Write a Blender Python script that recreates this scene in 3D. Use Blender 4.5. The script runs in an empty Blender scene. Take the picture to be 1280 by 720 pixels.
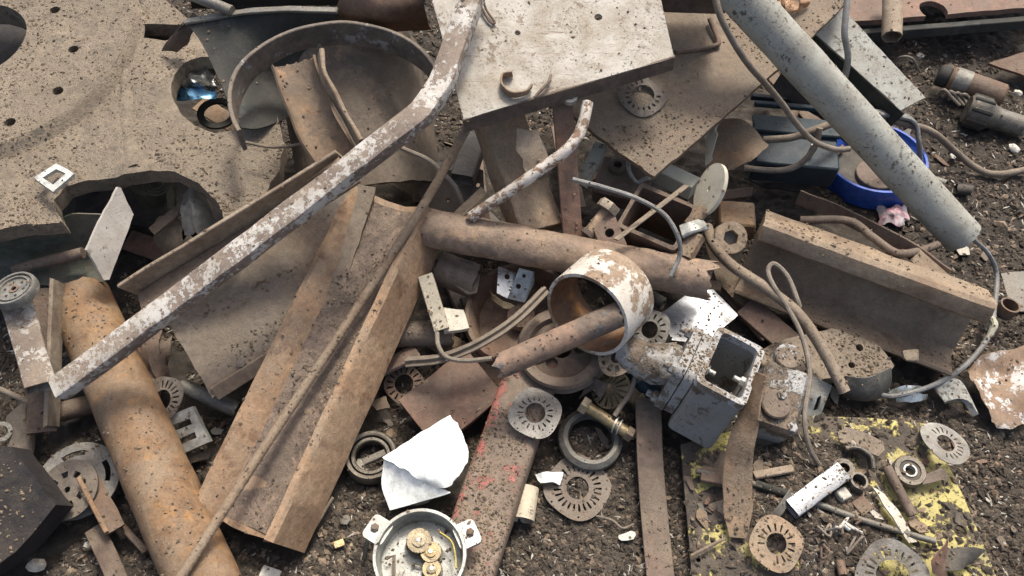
import bpy, bmesh, math, random
from mathutils import Vector, Matrix, noise, geometry
from mathutils.bvhtree import BVHTree
random.seed(11)
R = math.radians
scene = bpy.context.scene
COL = scene.collection

# ------------------------------------------------------------------ camera, sky, sun, exposure
CAM_H = 1.55; PITCH = 55.0; HFOV = 63.0
cam_data = bpy.data.cameras.new('camera'); cam = bpy.data.objects.new('camera', cam_data); COL.objects.link(cam)
cam.location = (0, 0, CAM_H); cam.rotation_euler = (R(90 - PITCH), 0, 0)
cam_data.angle = R(HFOV); cam_data.clip_start = 0.02; cam_data.clip_end = 500
scene.camera = cam
SUN_EL = 60.0; SUN_AZ = 22.0            # azimuth from +Y (away from the viewer) towards +X
world = bpy.data.worlds.new('World'); scene.world = world; world.use_nodes = True
wn = world.node_tree.nodes; wl_ = world.node_tree.links
sky = wn.new('ShaderNodeTexSky'); sky.sky_type = 'NISHITA'; sky.sun_disc = False
sky.sun_elevation = R(SUN_EL); sky.sun_rotation = R(SUN_AZ); sky.dust_density = 6.0; sky.air_density = 0.8; sky.ozone_density = 0.6
wl_.new(sky.outputs[0], wn['Background'].inputs[0]); wn['Background'].inputs[1].default_value = 0.15
sun_d = bpy.data.lights.new('sun', 'SUN'); sun_d.energy = 2.2; sun_d.angle = R(12.0); sun_d.color = (1.0, 0.96, 0.90)
sun = bpy.data.objects.new('sun', sun_d); COL.objects.link(sun)
sd = Vector((math.sin(R(SUN_AZ)) * math.cos(R(SUN_EL)), math.cos(R(SUN_AZ)) * math.cos(R(SUN_EL)), math.sin(R(SUN_EL))))
sun.rotation_euler = sd.to_track_quat('Z', 'Y').to_euler(); sun.location = sd * 6
scene.view_settings.view_transform = 'Standard'; scene.view_settings.look = 'None'
scene.view_settings.gamma = 1.0; scene.view_settings.use_curve_mapping = False
scene.view_settings.exposure = 0.68

# ------------------------------------------------------------------ surveying: photo bearing + height -> place in the yard
FPX = 640 / math.tan(R(HFOV / 2)); CP, SP = math.cos(R(90 - PITCH)), math.sin(R(90 - PITCH))
def ray(u, v):
    x, y = (u - 640) / FPX, -(v - 360) / FPX
    return Vector((x, y * CP + SP, y * SP - CP))
def P(u, v, z):
    d = ray(u, v); t = (z - CAM_H) / d.z
    return Vector((0, 0, CAM_H)) + d * t
def S(u, v, z, px):                       # metres spanned by px at that place
    return px * (CAM_H - z) / -ray(u, v).z / FPX
class Plane:
    def __init__(s, a, b, c):
        s.a, b, c = P(*a), P(*b), P(*c); s.n = (b - s.a).cross(c - s.a).normalized()
        if s.n.z < 0: s.n = -s.n
        x = Vector((1, 0, 0)); s.x = (x - s.n * x.dot(s.n)).normalized(); s.y = s.n.cross(s.x)
    def px(s, u, v):
        d = ray(u, v); o = Vector((0, 0, CAM_H)); t = (s.a - o).dot(s.n) / d.dot(s.n)
        return o + d * t
    def loc(s, u, v):
        q = s.px(u, v) - s.a
        return (q.dot(s.x), q.dot(s.y))
    def mat(s):
        m = Matrix((s.x, s.y, s.n)).transposed().to_4x4(); m.translation = s.a
        return m
def frame(o, x, y):                       # right-handed frame: x kept, y made square to it
    x = x.normalized(); y = (y - x * y.dot(x)).normalized(); z = x.cross(y)
    m = Matrix((x, y, z)).transposed().to_4x4(); m.translation = o
    return m
def axis_frame(o, z, hint=Vector((0, 0, 1))):
    z = z.normalized()
    if abs(z.dot(hint)) > .95: hint = Vector((0, 1, 0))
    x = hint.cross(z).normalized(); y = z.cross(x)
    m = Matrix((x, y, z)).transposed().to_4x4(); m.translation = o
    return m

# ------------------------------------------------------------------ shapes: every helper returns (verts, faces)
def join(*parts):
    V, F = [], []
    for v, f in parts:
        o = len(V); V += list(v); F += [tuple(i + o for i in q) for q in f]
    return V, F
def tf(m, vf): return [m @ Vector(v) for v in vf[0]], vf[1]
def sh(vf, off): return [Vector(v) + Vector(off) for v in vf[0]], vf[1]
def circ(cx, cy, r, n=20, ry=None, a0=0, jit=0):
    ry = r if ry is None else ry; out = []
    for i in range(n):
        a = a0 + 2 * math.pi * i / n; k = 1 + random.uniform(-jit, jit)
        out.append((cx + r * k * math.cos(a), cy + ry * k * math.sin(a)))
    return out
def jag(pts, step, amp, seed=0):          # torch-cut / torn outline
    out = []; n = len(pts)
    for i in range(n):
        a, b = Vector(pts[i]), Vector(pts[(i + 1) % n]); L = (b - a).length; k = max(1, int(L / step))
        for j in range(k):
            p = a.lerp(b, j / k); q = noise.noise_vector(Vector((p.x / step * .45, p.y / step * .45, seed)))
            out.append((p.x + q.x * amp, p.y + q.y * amp))
    return out
def plate(outline, holes=(), th=.005, grid=0, bump=0, bscale=.08, bend=None):
    """flat piece in its own xy plane, top face at z=0, with real holes"""
    pts = [Vector(p[:2]) for p in outline]; edges = [(i, (i + 1) % len(pts)) for i in range(len(pts))]
    faces = [list(range(len(pts)))]
    for h in holes:
        o = len(pts); pts += [Vector(p[:2]) for p in h]; edges += [(o + i, o + (i + 1) % len(h)) for i in range(len(h))]
        faces.append([o + i for i in range(len(h))])
    if grid:
        xs = [p.x for p in pts]; ys = [p.y for p in pts]; y = min(ys) + grid * .5
        while y < max(ys):
            x = min(xs) + grid * .5
            while x < max(xs):
                pts.append(Vector((x + random.uniform(-.2, .2) * grid, y + random.uniform(-.2, .2) * grid))); x += grid
            y += grid
    v2, _, tri, *_r = geometry.delaunay_2d_cdt(pts, edges, [], 0, 1e-6)
    def inside(x, y, poly):
        c = False; j = len(poly) - 1
        for i in range(len(poly)):
            xi, yi = poly[i][0], poly[i][1]; xj, yj = poly[j][0], poly[j][1]
            if (yi > y) != (yj > y) and x < (xj - xi) * (y - yi) / (yj - yi) + xi: c = not c
            j = i
        return c
    bb = [(min(p[0] for p in h), max(p[0] for p in h), min(p[1] for p in h), max(p[1] for p in h), h) for h in holes]
    keep = []
    for tr in tri:
        x = sum(v2[i].x for i in tr) / 3; y = sum(v2[i].y for i in tr) / 3
        if inside(x, y, outline) and not any(a < x < b and c < y < d and inside(x, y, h) for a, b, c, d, h in bb): keep.append(tr)
    tri = keep
    used = sorted({i for t in tri for i in t}); mp = {i: k for k, i in enumerate(used)}
    V = []; n = len(used)
    for i in used:
        x, y = v2[i]; z = 0
        if bump: z = bump * noise.noise(Vector((x / bscale, y / bscale, 3.1)))
        if bend: z += bend(x, y)
        V.append(Vector((x, y, z)))
    V += [v - Vector((0, 0, th)) for v in V]
    F = []; cnt = {}
    for t in tri:
        t = [mp[i] for i in t]
        a, b, c = (V[i] for i in t)
        if (b.x - a.x) * (c.y - a.y) - (b.y - a.y) * (c.x - a.x) < 0: t.reverse()
        F.append(tuple(t)); F.append(tuple(i + n for i in reversed(t)))
        for k in range(3):
            e = (t[k], t[(k + 1) % 3]); cnt[e] = 1
    for (i, j) in list(cnt):
        if (j, i) not in cnt: F.append((j, i, i + n, j + n))
    return V, F
def smooth_path(pts, sub=6, radii=None):
    pts = [Vector(p) for p in pts]
    if len(pts) == 2:
        return [pts[0].lerp(pts[1], i / sub) for i in range(sub + 1)]
    out = []; q = [2 * pts[0] - pts[1]] + pts + [2 * pts[-1] - pts[-2]]
    for i in range(1, len(q) - 2):
        a, b, c, d = q[i - 1:i + 3]
        for k in range(sub):
            t = k / sub
            out.append(.5 * ((2 * b) + (c - a) * t + (2 * a - 5 * b + 4 * c - d) * t * t + (3 * b - a - 3 * c + d) * t ** 3))
    out.append(pts[-1]); return out
def line_path(a, b, n): return [a.lerp(b, i / n) for i in range(n + 1)]
def sweep(prof, path, inner=None, up=Vector((0, 0, 1)), roll=0, rollf=None, scf=None, rag=0, close=False):
    """closed profile carried along a path; inner profile makes it a hollow section with open ends"""
    n = len(prof); V = []; F = []; m = len(path); prev_r = None
    T = []
    for i in range(m):
        a = path[max(i - 1, 0)]; b = path[min(i + 1, m - 1)]
        if close: a = path[(i - 1) % m]; b = path[(i + 1) % m]
        T.append((b - a).normalized())
    profs = [prof] + ([inner] if inner else [])
    for pi, pr in enumerate(profs):
        prev_r = None
        for i in range(m):
            t = T[i]
            if prev_r is None:
                r = t.cross(up)
                if r.length < .1: r = t.cross(Vector((0, 1, 0)))
            else: r = prev_r - t * prev_r.dot(t)
            r.normalize(); prev_r = r.copy(); u = r.cross(t)
            w = roll + (rollf(i / (m - 1)) if rollf else 0); c, s = math.cos(w), math.sin(w); k = scf(i / (m - 1)) if scf else 1
            for (x, y) in pr:
                X, Y = (x * c - y * s) * k, (x * s + y * c) * k
                off = Vector((0, 0, 0))
                if rag and i in (0, m - 1) and not close:
                    off = t * rag * noise.noise(Vector((x * 90 + i, y * 90, 7.7)))
                V.append(path[i] + r * X + u * Y + off)
    base = m * n
    rng = range(m if close else m - 1)
    for pi in range(len(profs)):
        o = pi * base
        for i in rng:
            i2 = (i + 1) % m
            for j in range(n):
                a, b, c, d = o + i * n + j, o + i * n + (j + 1) % n, o + i2 * n + (j + 1) % n, o + i2 * n + j
                F.append((a, b, c, d) if pi == 0 else (d, c, b, a))
    if not close:
        if inner:
            for j in range(n):
                k = (j + 1) % n; e = (m - 1) * n
                F.append((j, base + j, base + k, k)); F.append((e + k, base + e + k, base + e + j, e + j))
        else:
            F.append(tuple(reversed(range(n)))); F.append(tuple((m - 1) * n + j for j in range(n)))
    return V, F
def tube(path, r, ri=None, seg=20, **k):
    return sweep(circ(0, 0, r, seg), path, circ(0, 0, ri, seg) if ri else None, **k)
def rrect(w, h, b, n=2):
    out = []
    for cx, cy, a in ((w / 2 - b, h / 2 - b, 0), (-w / 2 + b, h / 2 - b, 90), (-w / 2 + b, -h / 2 + b, 180), (w / 2 - b, -h / 2 + b, 270)):
        for i in range(n + 1):
            t = R(a + 90 * i / n); out.append((cx + b * math.cos(t), cy + b * math.sin(t)))
    return out
def lathe(prof, n=32, close=True):
    """closed (r, h) profile turned about z"""
    V = []; F = []; m = len(prof)
    for i in range(n):
        a = 2 * math.pi * i / n
        for (r, h) in prof: V.append(Vector((r * math.cos(a), r * math.sin(a), h)))
    for i in range(n):
        k = (i + 1) % n
        for j in range(m if close else m - 1):
            l = (j + 1) % m
            F.append((i * m + j, k * m + j, k * m + l, i * m + l))
    return V, F
def disc(r, h, n=24, bev=None):           # solid round piece, base at z=0
    b = bev if bev is not None else min(r, h) * .12
    V, F = lathe([(1e-5, 0), (r - b, 0), (r, b), (r, h - b), (r - b, h), (1e-5, h)], n, False)
    return V, F
def nprism(r, h, n=6):                    # hexagon nut or bolt head
    return lathe([(1e-5, 0), (r, 0), (r, h * .85), (r * .9, h), (1e-5, h)], n, False)
def box(w, d, h, b=.002):                 # centred in x and y, base at z=0
    bm = bmesh.new(); bmesh.ops.create_cube(bm, size=1)
    for v in bm.verts: v.co = Vector((v.co.x * w, v.co.y * d, (v.co.z + .5) * h))
    if b: bmesh.ops.bevel(bm, geom=bm.edges[:], offset=b, segments=1, affect='EDGES')
    bm.verts.index_update(); out = ([v.co.copy() for v in bm.verts], [tuple(v.index for v in f.verts) for f in bm.faces]); bm.free()
    return out
def sheet(rows, th=.002, sub=4, amp=0, scale=.05, seed=0, torn=0):
    """thin bent sheet through rows of points (Catmull-Rom both ways)"""
    R1 = [smooth_path(r, sub) for r in rows]
    cols = [smooth_path([r[i] for r in R1], sub) for i in range(len(R1[0]))]
    nu, nv = len(cols), len(cols[0]); V = []
    for i in range(nu):
        for j in range(nv):
            p = cols[i][j].copy()
            if amp: p += noise.noise_vector(p / scale + Vector((seed, 0, 0))) * amp
            if torn and (i in (0, nu - 1) or j in (0, nv - 1)): p += noise.noise_vector(p * 70) * torn
            V.append(p)
    idx = lambda i, j: i * nv + j
    N = []
    for i in range(nu):
        for j in range(nv):
            a = V[idx(min(i + 1, nu - 1), j)] - V[idx(max(i - 1, 0), j)]; b = V[idx(i, min(j + 1, nv - 1))] - V[idx(i, max(j - 1, 0))]
            N.append(a.cross(b).normalized())
    n = len(V); V += [V[i] - N[i] * th for i in range(n)]; F = []
    for i in range(nu - 1):
        for j in range(nv - 1):
            q = (idx(i, j), idx(i + 1, j), idx(i + 1, j + 1), idx(i, j + 1)); F.append(q); F.append(tuple(k + n for k in reversed(q)))
    rim = [idx(i, 0) for i in range(nu)] + [idx(nu - 1, j) for j in range(1, nv)] + [idx(i, nv - 1) for i in range(nu - 2, -1, -1)] + [idx(0, j) for j in range(nv - 2, 0, -1)]
    for k in range(len(rim)):
        a, b = rim[k], rim[(k + 1) % len(rim)]; F.append((b, a, a + n, b + n))
    return V, F
def warp(vf, amp, scale, seed=0):
    return [Vector(v) + noise.noise_vector(Vector(v) / scale + Vector((seed, seed, 0))) * amp for v in vf[0]], vf[1]

# ------------------------------------------------------------------ objects
WL = {}
def mk(name, vf, mat, parent=None, label=None, cat=None, group=None, kind=None, angle=38, bevel=0):
    V, F = vf; lo = Vector((min(v[0] for v in V), min(v[1] for v in V), min(v[2] for v in V))); hi = Vector((max(v[0] for v in V), max(v[1] for v in V), max(v[2] for v in V)))
    c = (lo + hi) / 2; c.z = lo.z
    me = bpy.data.meshes.new(name); me.from_pydata([tuple(Vector(v) - c) for v in V], [], F); me.validate()
    bm = bmesh.new(); bm.from_mesh(me)
    bmesh.ops.recalc_face_normals(bm, faces=bm.faces)
    if bevel:
        es = [e for e in bm.edges if len(e.link_faces) == 2 and e.calc_face_angle(0) > R(50)]
        bmesh.ops.bevel(bm, geom=es, offset=bevel, segments=1, affect='EDGES', clamp_overlap=True)
    bm.to_mesh(me); bm.free()
    me.polygons.foreach_set('use_smooth', [True] * len(me.polygons)); me.set_sharp_from_angle(angle=R(angle))
    me.materials.append(mat)
    o = bpy.data.objects.new(name, me); COL.objects.link(o)
    if parent: o.parent = parent; o.location = c - WL[parent.name]
    else: o.location = c
    WL[o.name] = c
    if label: o['label'] = label
    if cat: o['category'] = cat
    if group: o['group'] = group
    if kind: o['kind'] = kind
    return o
def thing(name, label, cat, loc, group=None):
    o = bpy.data.objects.new(name, None); COL.objects.link(o); o.location = loc; o.empty_display_size = .02
    o['label'] = label; o['category'] = cat
    if group: o['group'] = group
    WL[o.name] = Vector(loc); return o

# ------------------------------------------------------------------ materials
def lump(r, seed=0, sub=2, flat=.65):
    bm = bmesh.new(); bmesh.ops.create_icosphere(bm, subdivisions=sub, radius=1); out = []
    for v in bm.verts:
        k = 1 + .45 * noise.noise(v.co * 1.1 + Vector((seed * 3.7, 0, 0))) + .25 * noise.noise(v.co * 2.7 + Vector((0, seed * 1.9, 0)))
        out.append(Vector((v.co.x * k * r, v.co.y * k * r * .75, v.co.z * k * r * flat)))
    bm.verts.index_update(); F = [tuple(v.index for v in f.verts) for f in bm.faces]; bm.free()
    return out, F
def mat(name, c1, c2, paint=None, cover=.5, ps=14, dust=.35, dustc=(.235, .178, .125), metal=0., pmetal=0., rough=.75, prough=.5, bump=.5, speck=.35, s1=9, streak=None, third=None, fine=1.0, bias=None, sat=.78, vary=True, scratch=0):
    def ds(c):
        if c is None: return None
        l = .3 * c[0] + .6 * c[1] + .1 * c[2]; g = (l * 1.06, l * 1.0, l * .86)
        q = (.985, 1.0, .95) if sat < .99 else (1, 1, 1)
        return tuple((a * sat + b * (1 - sat)) * k for a, b, k in zip(c, g, q))
    c1, c2, third, dustc = ds(c1), ds(c2), ds(third), ds(dustc)
    m = bpy.data.materials.new(name); m.use_nodes = True; nt = m.node_tree; N = nt.nodes; L = nt.links
    bs = N['Principled BSDF']
    def nd(t, **k):
        n = N.new(t)
        for a, b in k.items(): setattr(n, a, b)
        return n
    def setin(n, i, v):
        if hasattr(v, 'links') or isinstance(v, bpy.types.NodeSocket): L.new(v, n.inputs[i])
        else: n.inputs[i].default_value = v
    tc = nd('ShaderNodeTexCoord'); oi = nd('ShaderNodeObjectInfo')
    mul = nd('ShaderNodeVectorMath', operation='SCALE'); mul.inputs[0].default_value = (13.1, 7.7, 9.3); L.new(oi.outputs['Random'], mul.inputs['Scale'])
    add = nd('ShaderNodeVectorMath', operation='ADD'); L.new(tc.outputs['Object'], add.inputs[0]); L.new(mul.outputs[0], add.inputs[1])
    co = add.outputs[0]
    if streak:
        mp = nd('ShaderNodeMapping'); mp.inputs['Scale'].default_value = streak; L.new(co, mp.inputs[0]); co2 = mp.outputs[0]
    else: co2 = co
    def noi(scale, detail=6, rg=.6, dist=0., vec=None):
        n = nd('ShaderNodeTexNoise'); n.inputs['Scale'].default_value = scale; n.inputs['Detail'].default_value = detail
        n.inputs['Roughness'].default_value = rg; n.inputs['Distortion'].default_value = dist; L.new(vec or co, n.inputs['Vector']); return n.outputs['Fac']
    def rng(v, a, b, lo=0., hi=1., sm=True):
        n = nd('ShaderNodeMapRange'); n.interpolation_type = 'SMOOTHSTEP' if sm else 'LINEAR'
        setin(n, 'Value', v); n.inputs['From Min'].default_value = a; n.inputs['From Max'].default_value = b
        n.inputs['To Min'].default_value = lo; n.inputs['To Max'].default_value = hi; return n.outputs[0]
    def mix(f, a, b, mode='MIX'):
        n = nd('ShaderNodeMix', data_type='RGBA', blend_type=mode); setin(n, 0, f)
        for i, v in ((6, a), (7, b)):
            if isinstance(v, tuple): n.inputs[i].default_value = (*v, 1)
            else: L.new(v, n.inputs[i])
        return n.outputs[2]
    def mth(op, a, b=None):
        n = nd('ShaderNodeMath', operation=op); setin(n, 0, a)
        if b is not None: setin(n, 1, b)
        return n.outputs[0]
    n1 = noi(s1, 8, .66, .3, co2); n2 = noi(70 * fine, 7, .7); n3 = noi(260 * fine, 4, .6)
    col = mix(rng(n1, .36, .64), c1, c2)
    if third: col = mix(rng(noi(s1 * 1.7, 7, .7, .2), .56, .66), col, third)
    mot = rng(n2, .25, .75, .55, 1.45, False)
    v = nd('ShaderNodeCombineColor'); [L.new(mot, v.inputs[i]) for i in range(3)]
    rgh = rng(n2, .3, .7, rough - .12, min(1, rough + .12), False); met = metal
    h = mth('ADD', mth('MULTIPLY', n2, .7), mth('MULTIPLY', n3, .3))
    if paint:
        pn = mth('ADD', mth('MULTIPLY', noi(ps * 1.6, 10, .74, .15), .6), mth('MULTIPLY', noi(ps * .3, 4, .6), .4))
        if bias:
            dt = nd('ShaderNodeVectorMath', operation='DOT_PRODUCT'); L.new(tc.outputs['Object'], dt.inputs[0]); dt.inputs[1].default_value = bias; pn = mth('ADD', pn, dt.outputs['Value'])
        pf = rng(pn, .52 - (cover - .5) * .42, .545 - (cover - .5) * .42)
        pcol = mix(rng(noi(18, 5, .6), .4, .75), paint, tuple(x * .72 + y * .18 for x, y in zip(paint, c1)))
        col = mix(pf, mix(1., col, v.outputs[0], 'MULTIPLY'), pcol)
        rgh = mth('ADD', mth('MULTIPLY', pf, prough), mth('MULTIPLY', mth('SUBTRACT', 1., pf), rgh))
        if pmetal or metal: met = rng(pf, 0, 1, metal, pmetal, False)
        h = mth('ADD', mth('MULTIPLY', h, .6), mth('MULTIPLY', pf, .5))
    else: col = mix(1., col, v.outputs[0], 'MULTIPLY')
    if scratch:
        for an, sc in ((.5, 1.), (2.1, 1.3), (1.2, .7)):
            mp2 = nd('ShaderNodeMapping'); mp2.inputs['Rotation'].default_value = (.3, .2, an); mp2.inputs['Scale'].default_value = (5 * sc, 75 * sc, 40); L.new(co, mp2.inputs[0])
            f = mth('MULTIPLY', rng(noi(1., 5, .6, .8, mp2.outputs[0]), .63, .67, 0, scratch), rng(noi(5, 4, .6), .45, .6))
            col = mix(f, col, c2)
    hv = nd('ShaderNodeHueSaturation'); L.new(col, hv.inputs['Color']); rv = mth('FRACT', mth('MULTIPLY', oi.outputs['Random'], 7.31))
    L.new(rng(oi.outputs['Random'], 0, 1, .80, 1.16, False), hv.inputs['Value']); L.new(rng(rv, 0, 1, .78, 1.22, False), hv.inputs['Saturation']); L.new(rng(rv, 0, 1, .507, .492, False), hv.inputs['Hue'])
    if vary: col = hv.outputs[0]
    if speck:
        sp = mth('MULTIPLY', rng(noi(190 * fine, 6, .7), .54, .70, 0, speck * 1.3), rng(noi(16, 6, .65), .40, .62, .12, 1.))
        sp = mth('MINIMUM', sp, .9); col = mix(sp, col, (.062, .048, .036))
        h = mth('ADD', h, mth('MULTIPLY', sp, .5))
    if dust:
        ge = nd('ShaderNodeNewGeometry'); sx = nd('ShaderNodeSeparateXYZ'); L.new(ge.outputs['Normal'], sx.inputs[0])
        d = mth('MULTIPLY', rng(sx.outputs[2], -.1, .85), rng(noi(12, 8, .7, .4), .38, .66, 0, dust * 1.6))
        d = mth('MINIMUM', d, .92)
        col = mix(d, col, mix(rng(n3, .3, .7), dustc, tuple(x * .62 for x in dustc)))
        rgh = mth('MAXIMUM', rgh, mth('MULTIPLY', d, .95))
        if not isinstance(met, float) or met > 0: met = mth('MULTIPLY', met, mth('SUBTRACT', 1., d))
        h = mth('ADD', h, mth('MULTIPLY', mth('MULTIPLY', d, n3), .8))
    L.new(col, bs.inputs['Base Color']); setin(bs, 'Roughness', rgh); setin(bs, 'Metallic', met)
    bs.inputs['Specular IOR Level'].default_value = .35
    b = nd('ShaderNodeBump'); b.inputs['Strength'].default_value = bump; b.inputs['Distance'].default_value = .004; L.new(h, b.inputs['Height']); L.new(b.outputs[0], bs.inputs['Normal'])
    return m
M = {}
M['tan'] = mat('dusty_tan_rust', (.32, .225, .145), (.205, .13, .08), dust=.55, dustc=(.30, .22, .15))
M['tanbeam'] = mat('dusty_beam_rust', (.40, .265, .165), (.31, .195, .12), dust=.4, third=(.22, .125, .075), dustc=(.38, .28, .19))
M['scale'] = mat('scaly_rust', (.25, .15, .095), (.125, .075, .055), dust=.25, bump=1.0, speck=.6, s1=22, third=(.33, .19, .10))
M['brown'] = mat('brown_rust', (.175, .105, .07), (.11, .068, .05), dust=.4)
M['red'] = mat('red_brown_rust', (.22, .115, .08), (.14, .082, .06), dust=.3)
M['orange'] = mat('orange_rust', (.27, .148, .082), (.185, .11, .072), dust=.4, third=(.33, .175, .075), speck=.6, dustc=(.30, .215, .145))
M['bigpipe'] = mat('patchy_pipe_rust', (.29, .185, .105), (.21, .125, .07), paint=(.36, .33, .28), cover=.33, ps=9, dust=.4, speck=.7, s1=16, third=(.38, .2, .075), dustc=(.31, .225, .15))
M['plate'] = mat('dust_caked_plate', vary=False, c1=(.225, .17, .118), c2=(.14, .104, .073), dust=.55, speck=.85, s1=6, dustc=(.265, .203, .142), third=(.11, .088, .066), bump=.9)
M['dirtyplate'] = mat('dirt_plate', (.215, .158, .11), (.15, .105, .072), dust=.65, speck=.55, s1=6)
M['rustplate'] = mat('grey_brown_sheet', (.225, .165, .115), (.27, .15, .075), dust=.5, speck=.4, s1=4)
M['dark'] = mat('dark_oily_steel', (.02, .024, .022), (.04, .038, .032), dust=.06, metal=.0, rough=.8, speck=.2, third=(.05, .05, .046))
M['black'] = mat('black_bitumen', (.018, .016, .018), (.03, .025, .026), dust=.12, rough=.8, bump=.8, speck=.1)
M['white'] = mat('chipped_white_tube', (.25, .165, .115), (.15, .095, .07), paint=(.45, .42, .36), cover=.54, ps=52, dust=.42, speck=.6, dustc=(.33, .25, .18))
M['whiterod'] = mat('chipped_white_rod', (.25, .16, .11), (.16, .1, .07), paint=(.56, .53, .47), cover=.60, ps=36, dust=.25, speck=.6)
M['whiteplate'] = mat('weathered_white_sheet', (.235, .155, .105), (.17, .11, .08), paint=(.345, .322, .268), cover=.70, ps=13, scratch=.9, dust=.45, speck=.9, prough=.6, dustc=(.29, .22, .145))
M['whitering'] = mat('white_splashed_ring', (.36, .24, .145), (.28, .17, .1), paint=(.70, .65, .55), cover=.62, ps=7, dust=.15, speck=.8, dustc=(.38, .28, .19))
M['ringin'] = M['orange']
M['galv'] = mat('mottled_galvanised_pipe', (.15, .135, .115), (.08, .07, .06), paint=(.355, .36, .315), cover=.74, ps=46, dust=.3, speck=1.0, prough=.6, s1=20)
M['greycast'] = mat('grey_cast_paint', (.20, .15, .11), (.12, .09, .07), paint=(.33, .335, .32), cover=.66, ps=18, dust=.3, speck=.65, prough=.5)
M['greybox'] = mat('grey_box_paint', (.20, .15, .11), (.12, .09, .07), paint=(.262, .268, .25), cover=.72, ps=18, dust=.4, speck=.8, prough=.5)
M['mudcast'] = mat('mud_caked_casting', (.20, .15, .11), (.12, .09, .07), paint=(.32, .32, .30), cover=.55, ps=18, dust=.9, speck=.8, bump=1.0, dustc=(.17, .125, .088))
M['grey'] = mat('dull_grey_steel', (.20, .195, .18), (.12, .112, .1), dust=.35, metal=.4, rough=.55)
M['alu'] = mat('bright_sheet_metal', (.62, .64, .65), (.48, .5, .51), dust=.1, metal=.85, rough=.32, speck=.2, bump=.15)
M['alucast'] = mat('dull_cast_aluminium', (.46, .47, .46), (.30, .30, .29), dust=.16, metal=.55, rough=.48, speck=.35, bump=.3)
M['foil'] = mat('crumpled_foil', (.8, .82, .84), (.6, .64, .68), dust=0, metal=.95, rough=.22, speck=.05, bump=.2)
M['foilblue'] = mat('blue_foil', sat=1, c1=(.03, .22, .36), c2=(.02, .14, .26), dust=0, metal=.6, rough=.28, speck=.05, bump=.2)
M['goldfoil'] = mat('gold_foil', (.62, .34, .16), (.42, .2, .09), dust=.1, metal=.7, rough=.35, speck=.1)
M['laminate'] = mat('lamination_steel', (.20, .155, .125), (.145, .1, .075), dust=.35, metal=.2, rough=.6, speck=.3)
M['lamgrey'] = mat('grey_lamination_steel', (.26, .25, .235), (.18, .165, .15), dust=.25, metal=.35, rough=.5, speck=.25)
M['blue'] = mat('blue_enamel', vary=False, c1=(.02, .07, .33), c2=(.035, .10, .42), sat=1, dust=.12, rough=.38, speck=.12, bump=.15)
M['yellow'] = mat('worn_yellow_paint', (.075, .055, .042), (.05, .038, .03), paint=(.52, .45, .13), cover=.56, ps=12, dust=.3, speck=1.0, bias=(.12, .02, 0))
M['redpaint'] = mat('worn_red_paint', (.23, .165, .125), (.17, .115, .085), paint=(.36, .12, .095), cover=.47, ps=9, dust=.4, speck=.6)
M['cream'] = mat('stained_cream_paint', (.2, .145, .1), (.13, .09, .07), paint=(.58, .53, .40), cover=.76, ps=24, dust=.2, speck=.5)
M['creamgreen'] = mat('flaking_pale_green_paint', (.2, .15, .11), (.12, .09, .07), paint=(.40, .40, .31), cover=.7, ps=26, dust=.3, speck=.6)
M['panel'] = mat('scratched_white_panel', (.22, .14, .1), (.14, .09, .07), paint=(.46, .435, .38), cover=.70, ps=9, scratch=.9, dust=.15, speck=.35)
M['green'] = mat('dull_green_sheet', (.075, .095, .07), (.11, .1, .075), dust=.5, rough=.65)
M['bluegrey'] = mat('blue_grey_steel', (.03, .052, .062), (.02, .034, .042), sat=1, dust=.06, metal=.0, rough=.6, speck=.15)
M['foam'] = mat('white_foam', vary=False, c1=(.83, .85, .85), c2=(.80, .83, .83), dust=0, rough=.85, speck=.04, bump=.08)
M['chip'] = mat('pale_chip', (.50, .47, .42), (.36, .32, .27), dust=.12, rough=.8, speck=.2)
M['drum'] = mat('patchy_drum_rust', (.20, .135, .086), (.12, .082, .058), paint=(.24, .24, .225), cover=.3, ps=12, dust=.3, speck=.6, third=(.28, .16, .085), s1=12)
M['hoop'] = mat('scuffed_hoop_steel', (.19, .135, .095), (.115, .085, .065), paint=(.29, .285, .27), cover=.42, ps=16, dust=.3, speck=.6)
M['cable'] = mat('dusty_cable', (.22, .175, .135), (.16, .12, .09), dust=.3, rough=.7, speck=.25)
M['cablegrey'] = mat('grey_cable', (.24, .245, .25), (.17, .17, .17), dust=.2, rough=.6, speck=.3)
M['rubber'] = mat('dark_rubber', (.035, .033, .03), (.06, .055, .048), dust=.3, rough=.7)
M['bearing'] = mat('greasy_bearing_steel', (.15, .135, .115), (.08, .07, .06), dust=.3, metal=.5, rough=.45)
M['brass'] = mat('dull_brass', (.36, .27, .13), (.24, .18, .1), dust=.15, metal=.6, rough=.42, speck=.2)
M['bolt'] = mat('dirty_bolt', (.27, .21, .155), (.16, .12, .09), dust=.2, metal=.35, rough=.55)
M['woody'] = mat('weathered_timber', (.29, .215, .14), (.19, .135, .09), dust=.3, streak=(1, 1, 1), speck=.3)
M['flake'] = mat('rust_flake', (.22, .165, .12), (.125, .09, .066), dust=.4, speck=.3)
M['paper'] = mat('dirty_paper', (.42, .39, .35), (.3, .27, .23), dust=.1, rough=.9, speck=.2)
M['pink'] = mat('printed_wrapper', sat=1, c1=(.42, .2, .24), c2=(.6, .58, .56), dust=.1, rough=.5, speck=.2, s1=30)
M['soil'] = mat('dark_soil', vary=False, c1=(.052, .041, .032), c2=(.029, .023, .018), dust=0, rough=.95, bump=1.0, speck=.3, s1=14, third=(.11, .08, .058))
M['crumbtan'] = mat('dust_crumb', (.20, .148, .1), (.12, .088, .06), dust=.2, rough=.95, bump=.6, speck=.2, s1=40)
M['crumb'] = mat('soil_crumb', (.068, .054, .042), (.038, .030, .024), dust=.15, rough=.95, bump=.6, speck=.2, s1=40)

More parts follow.
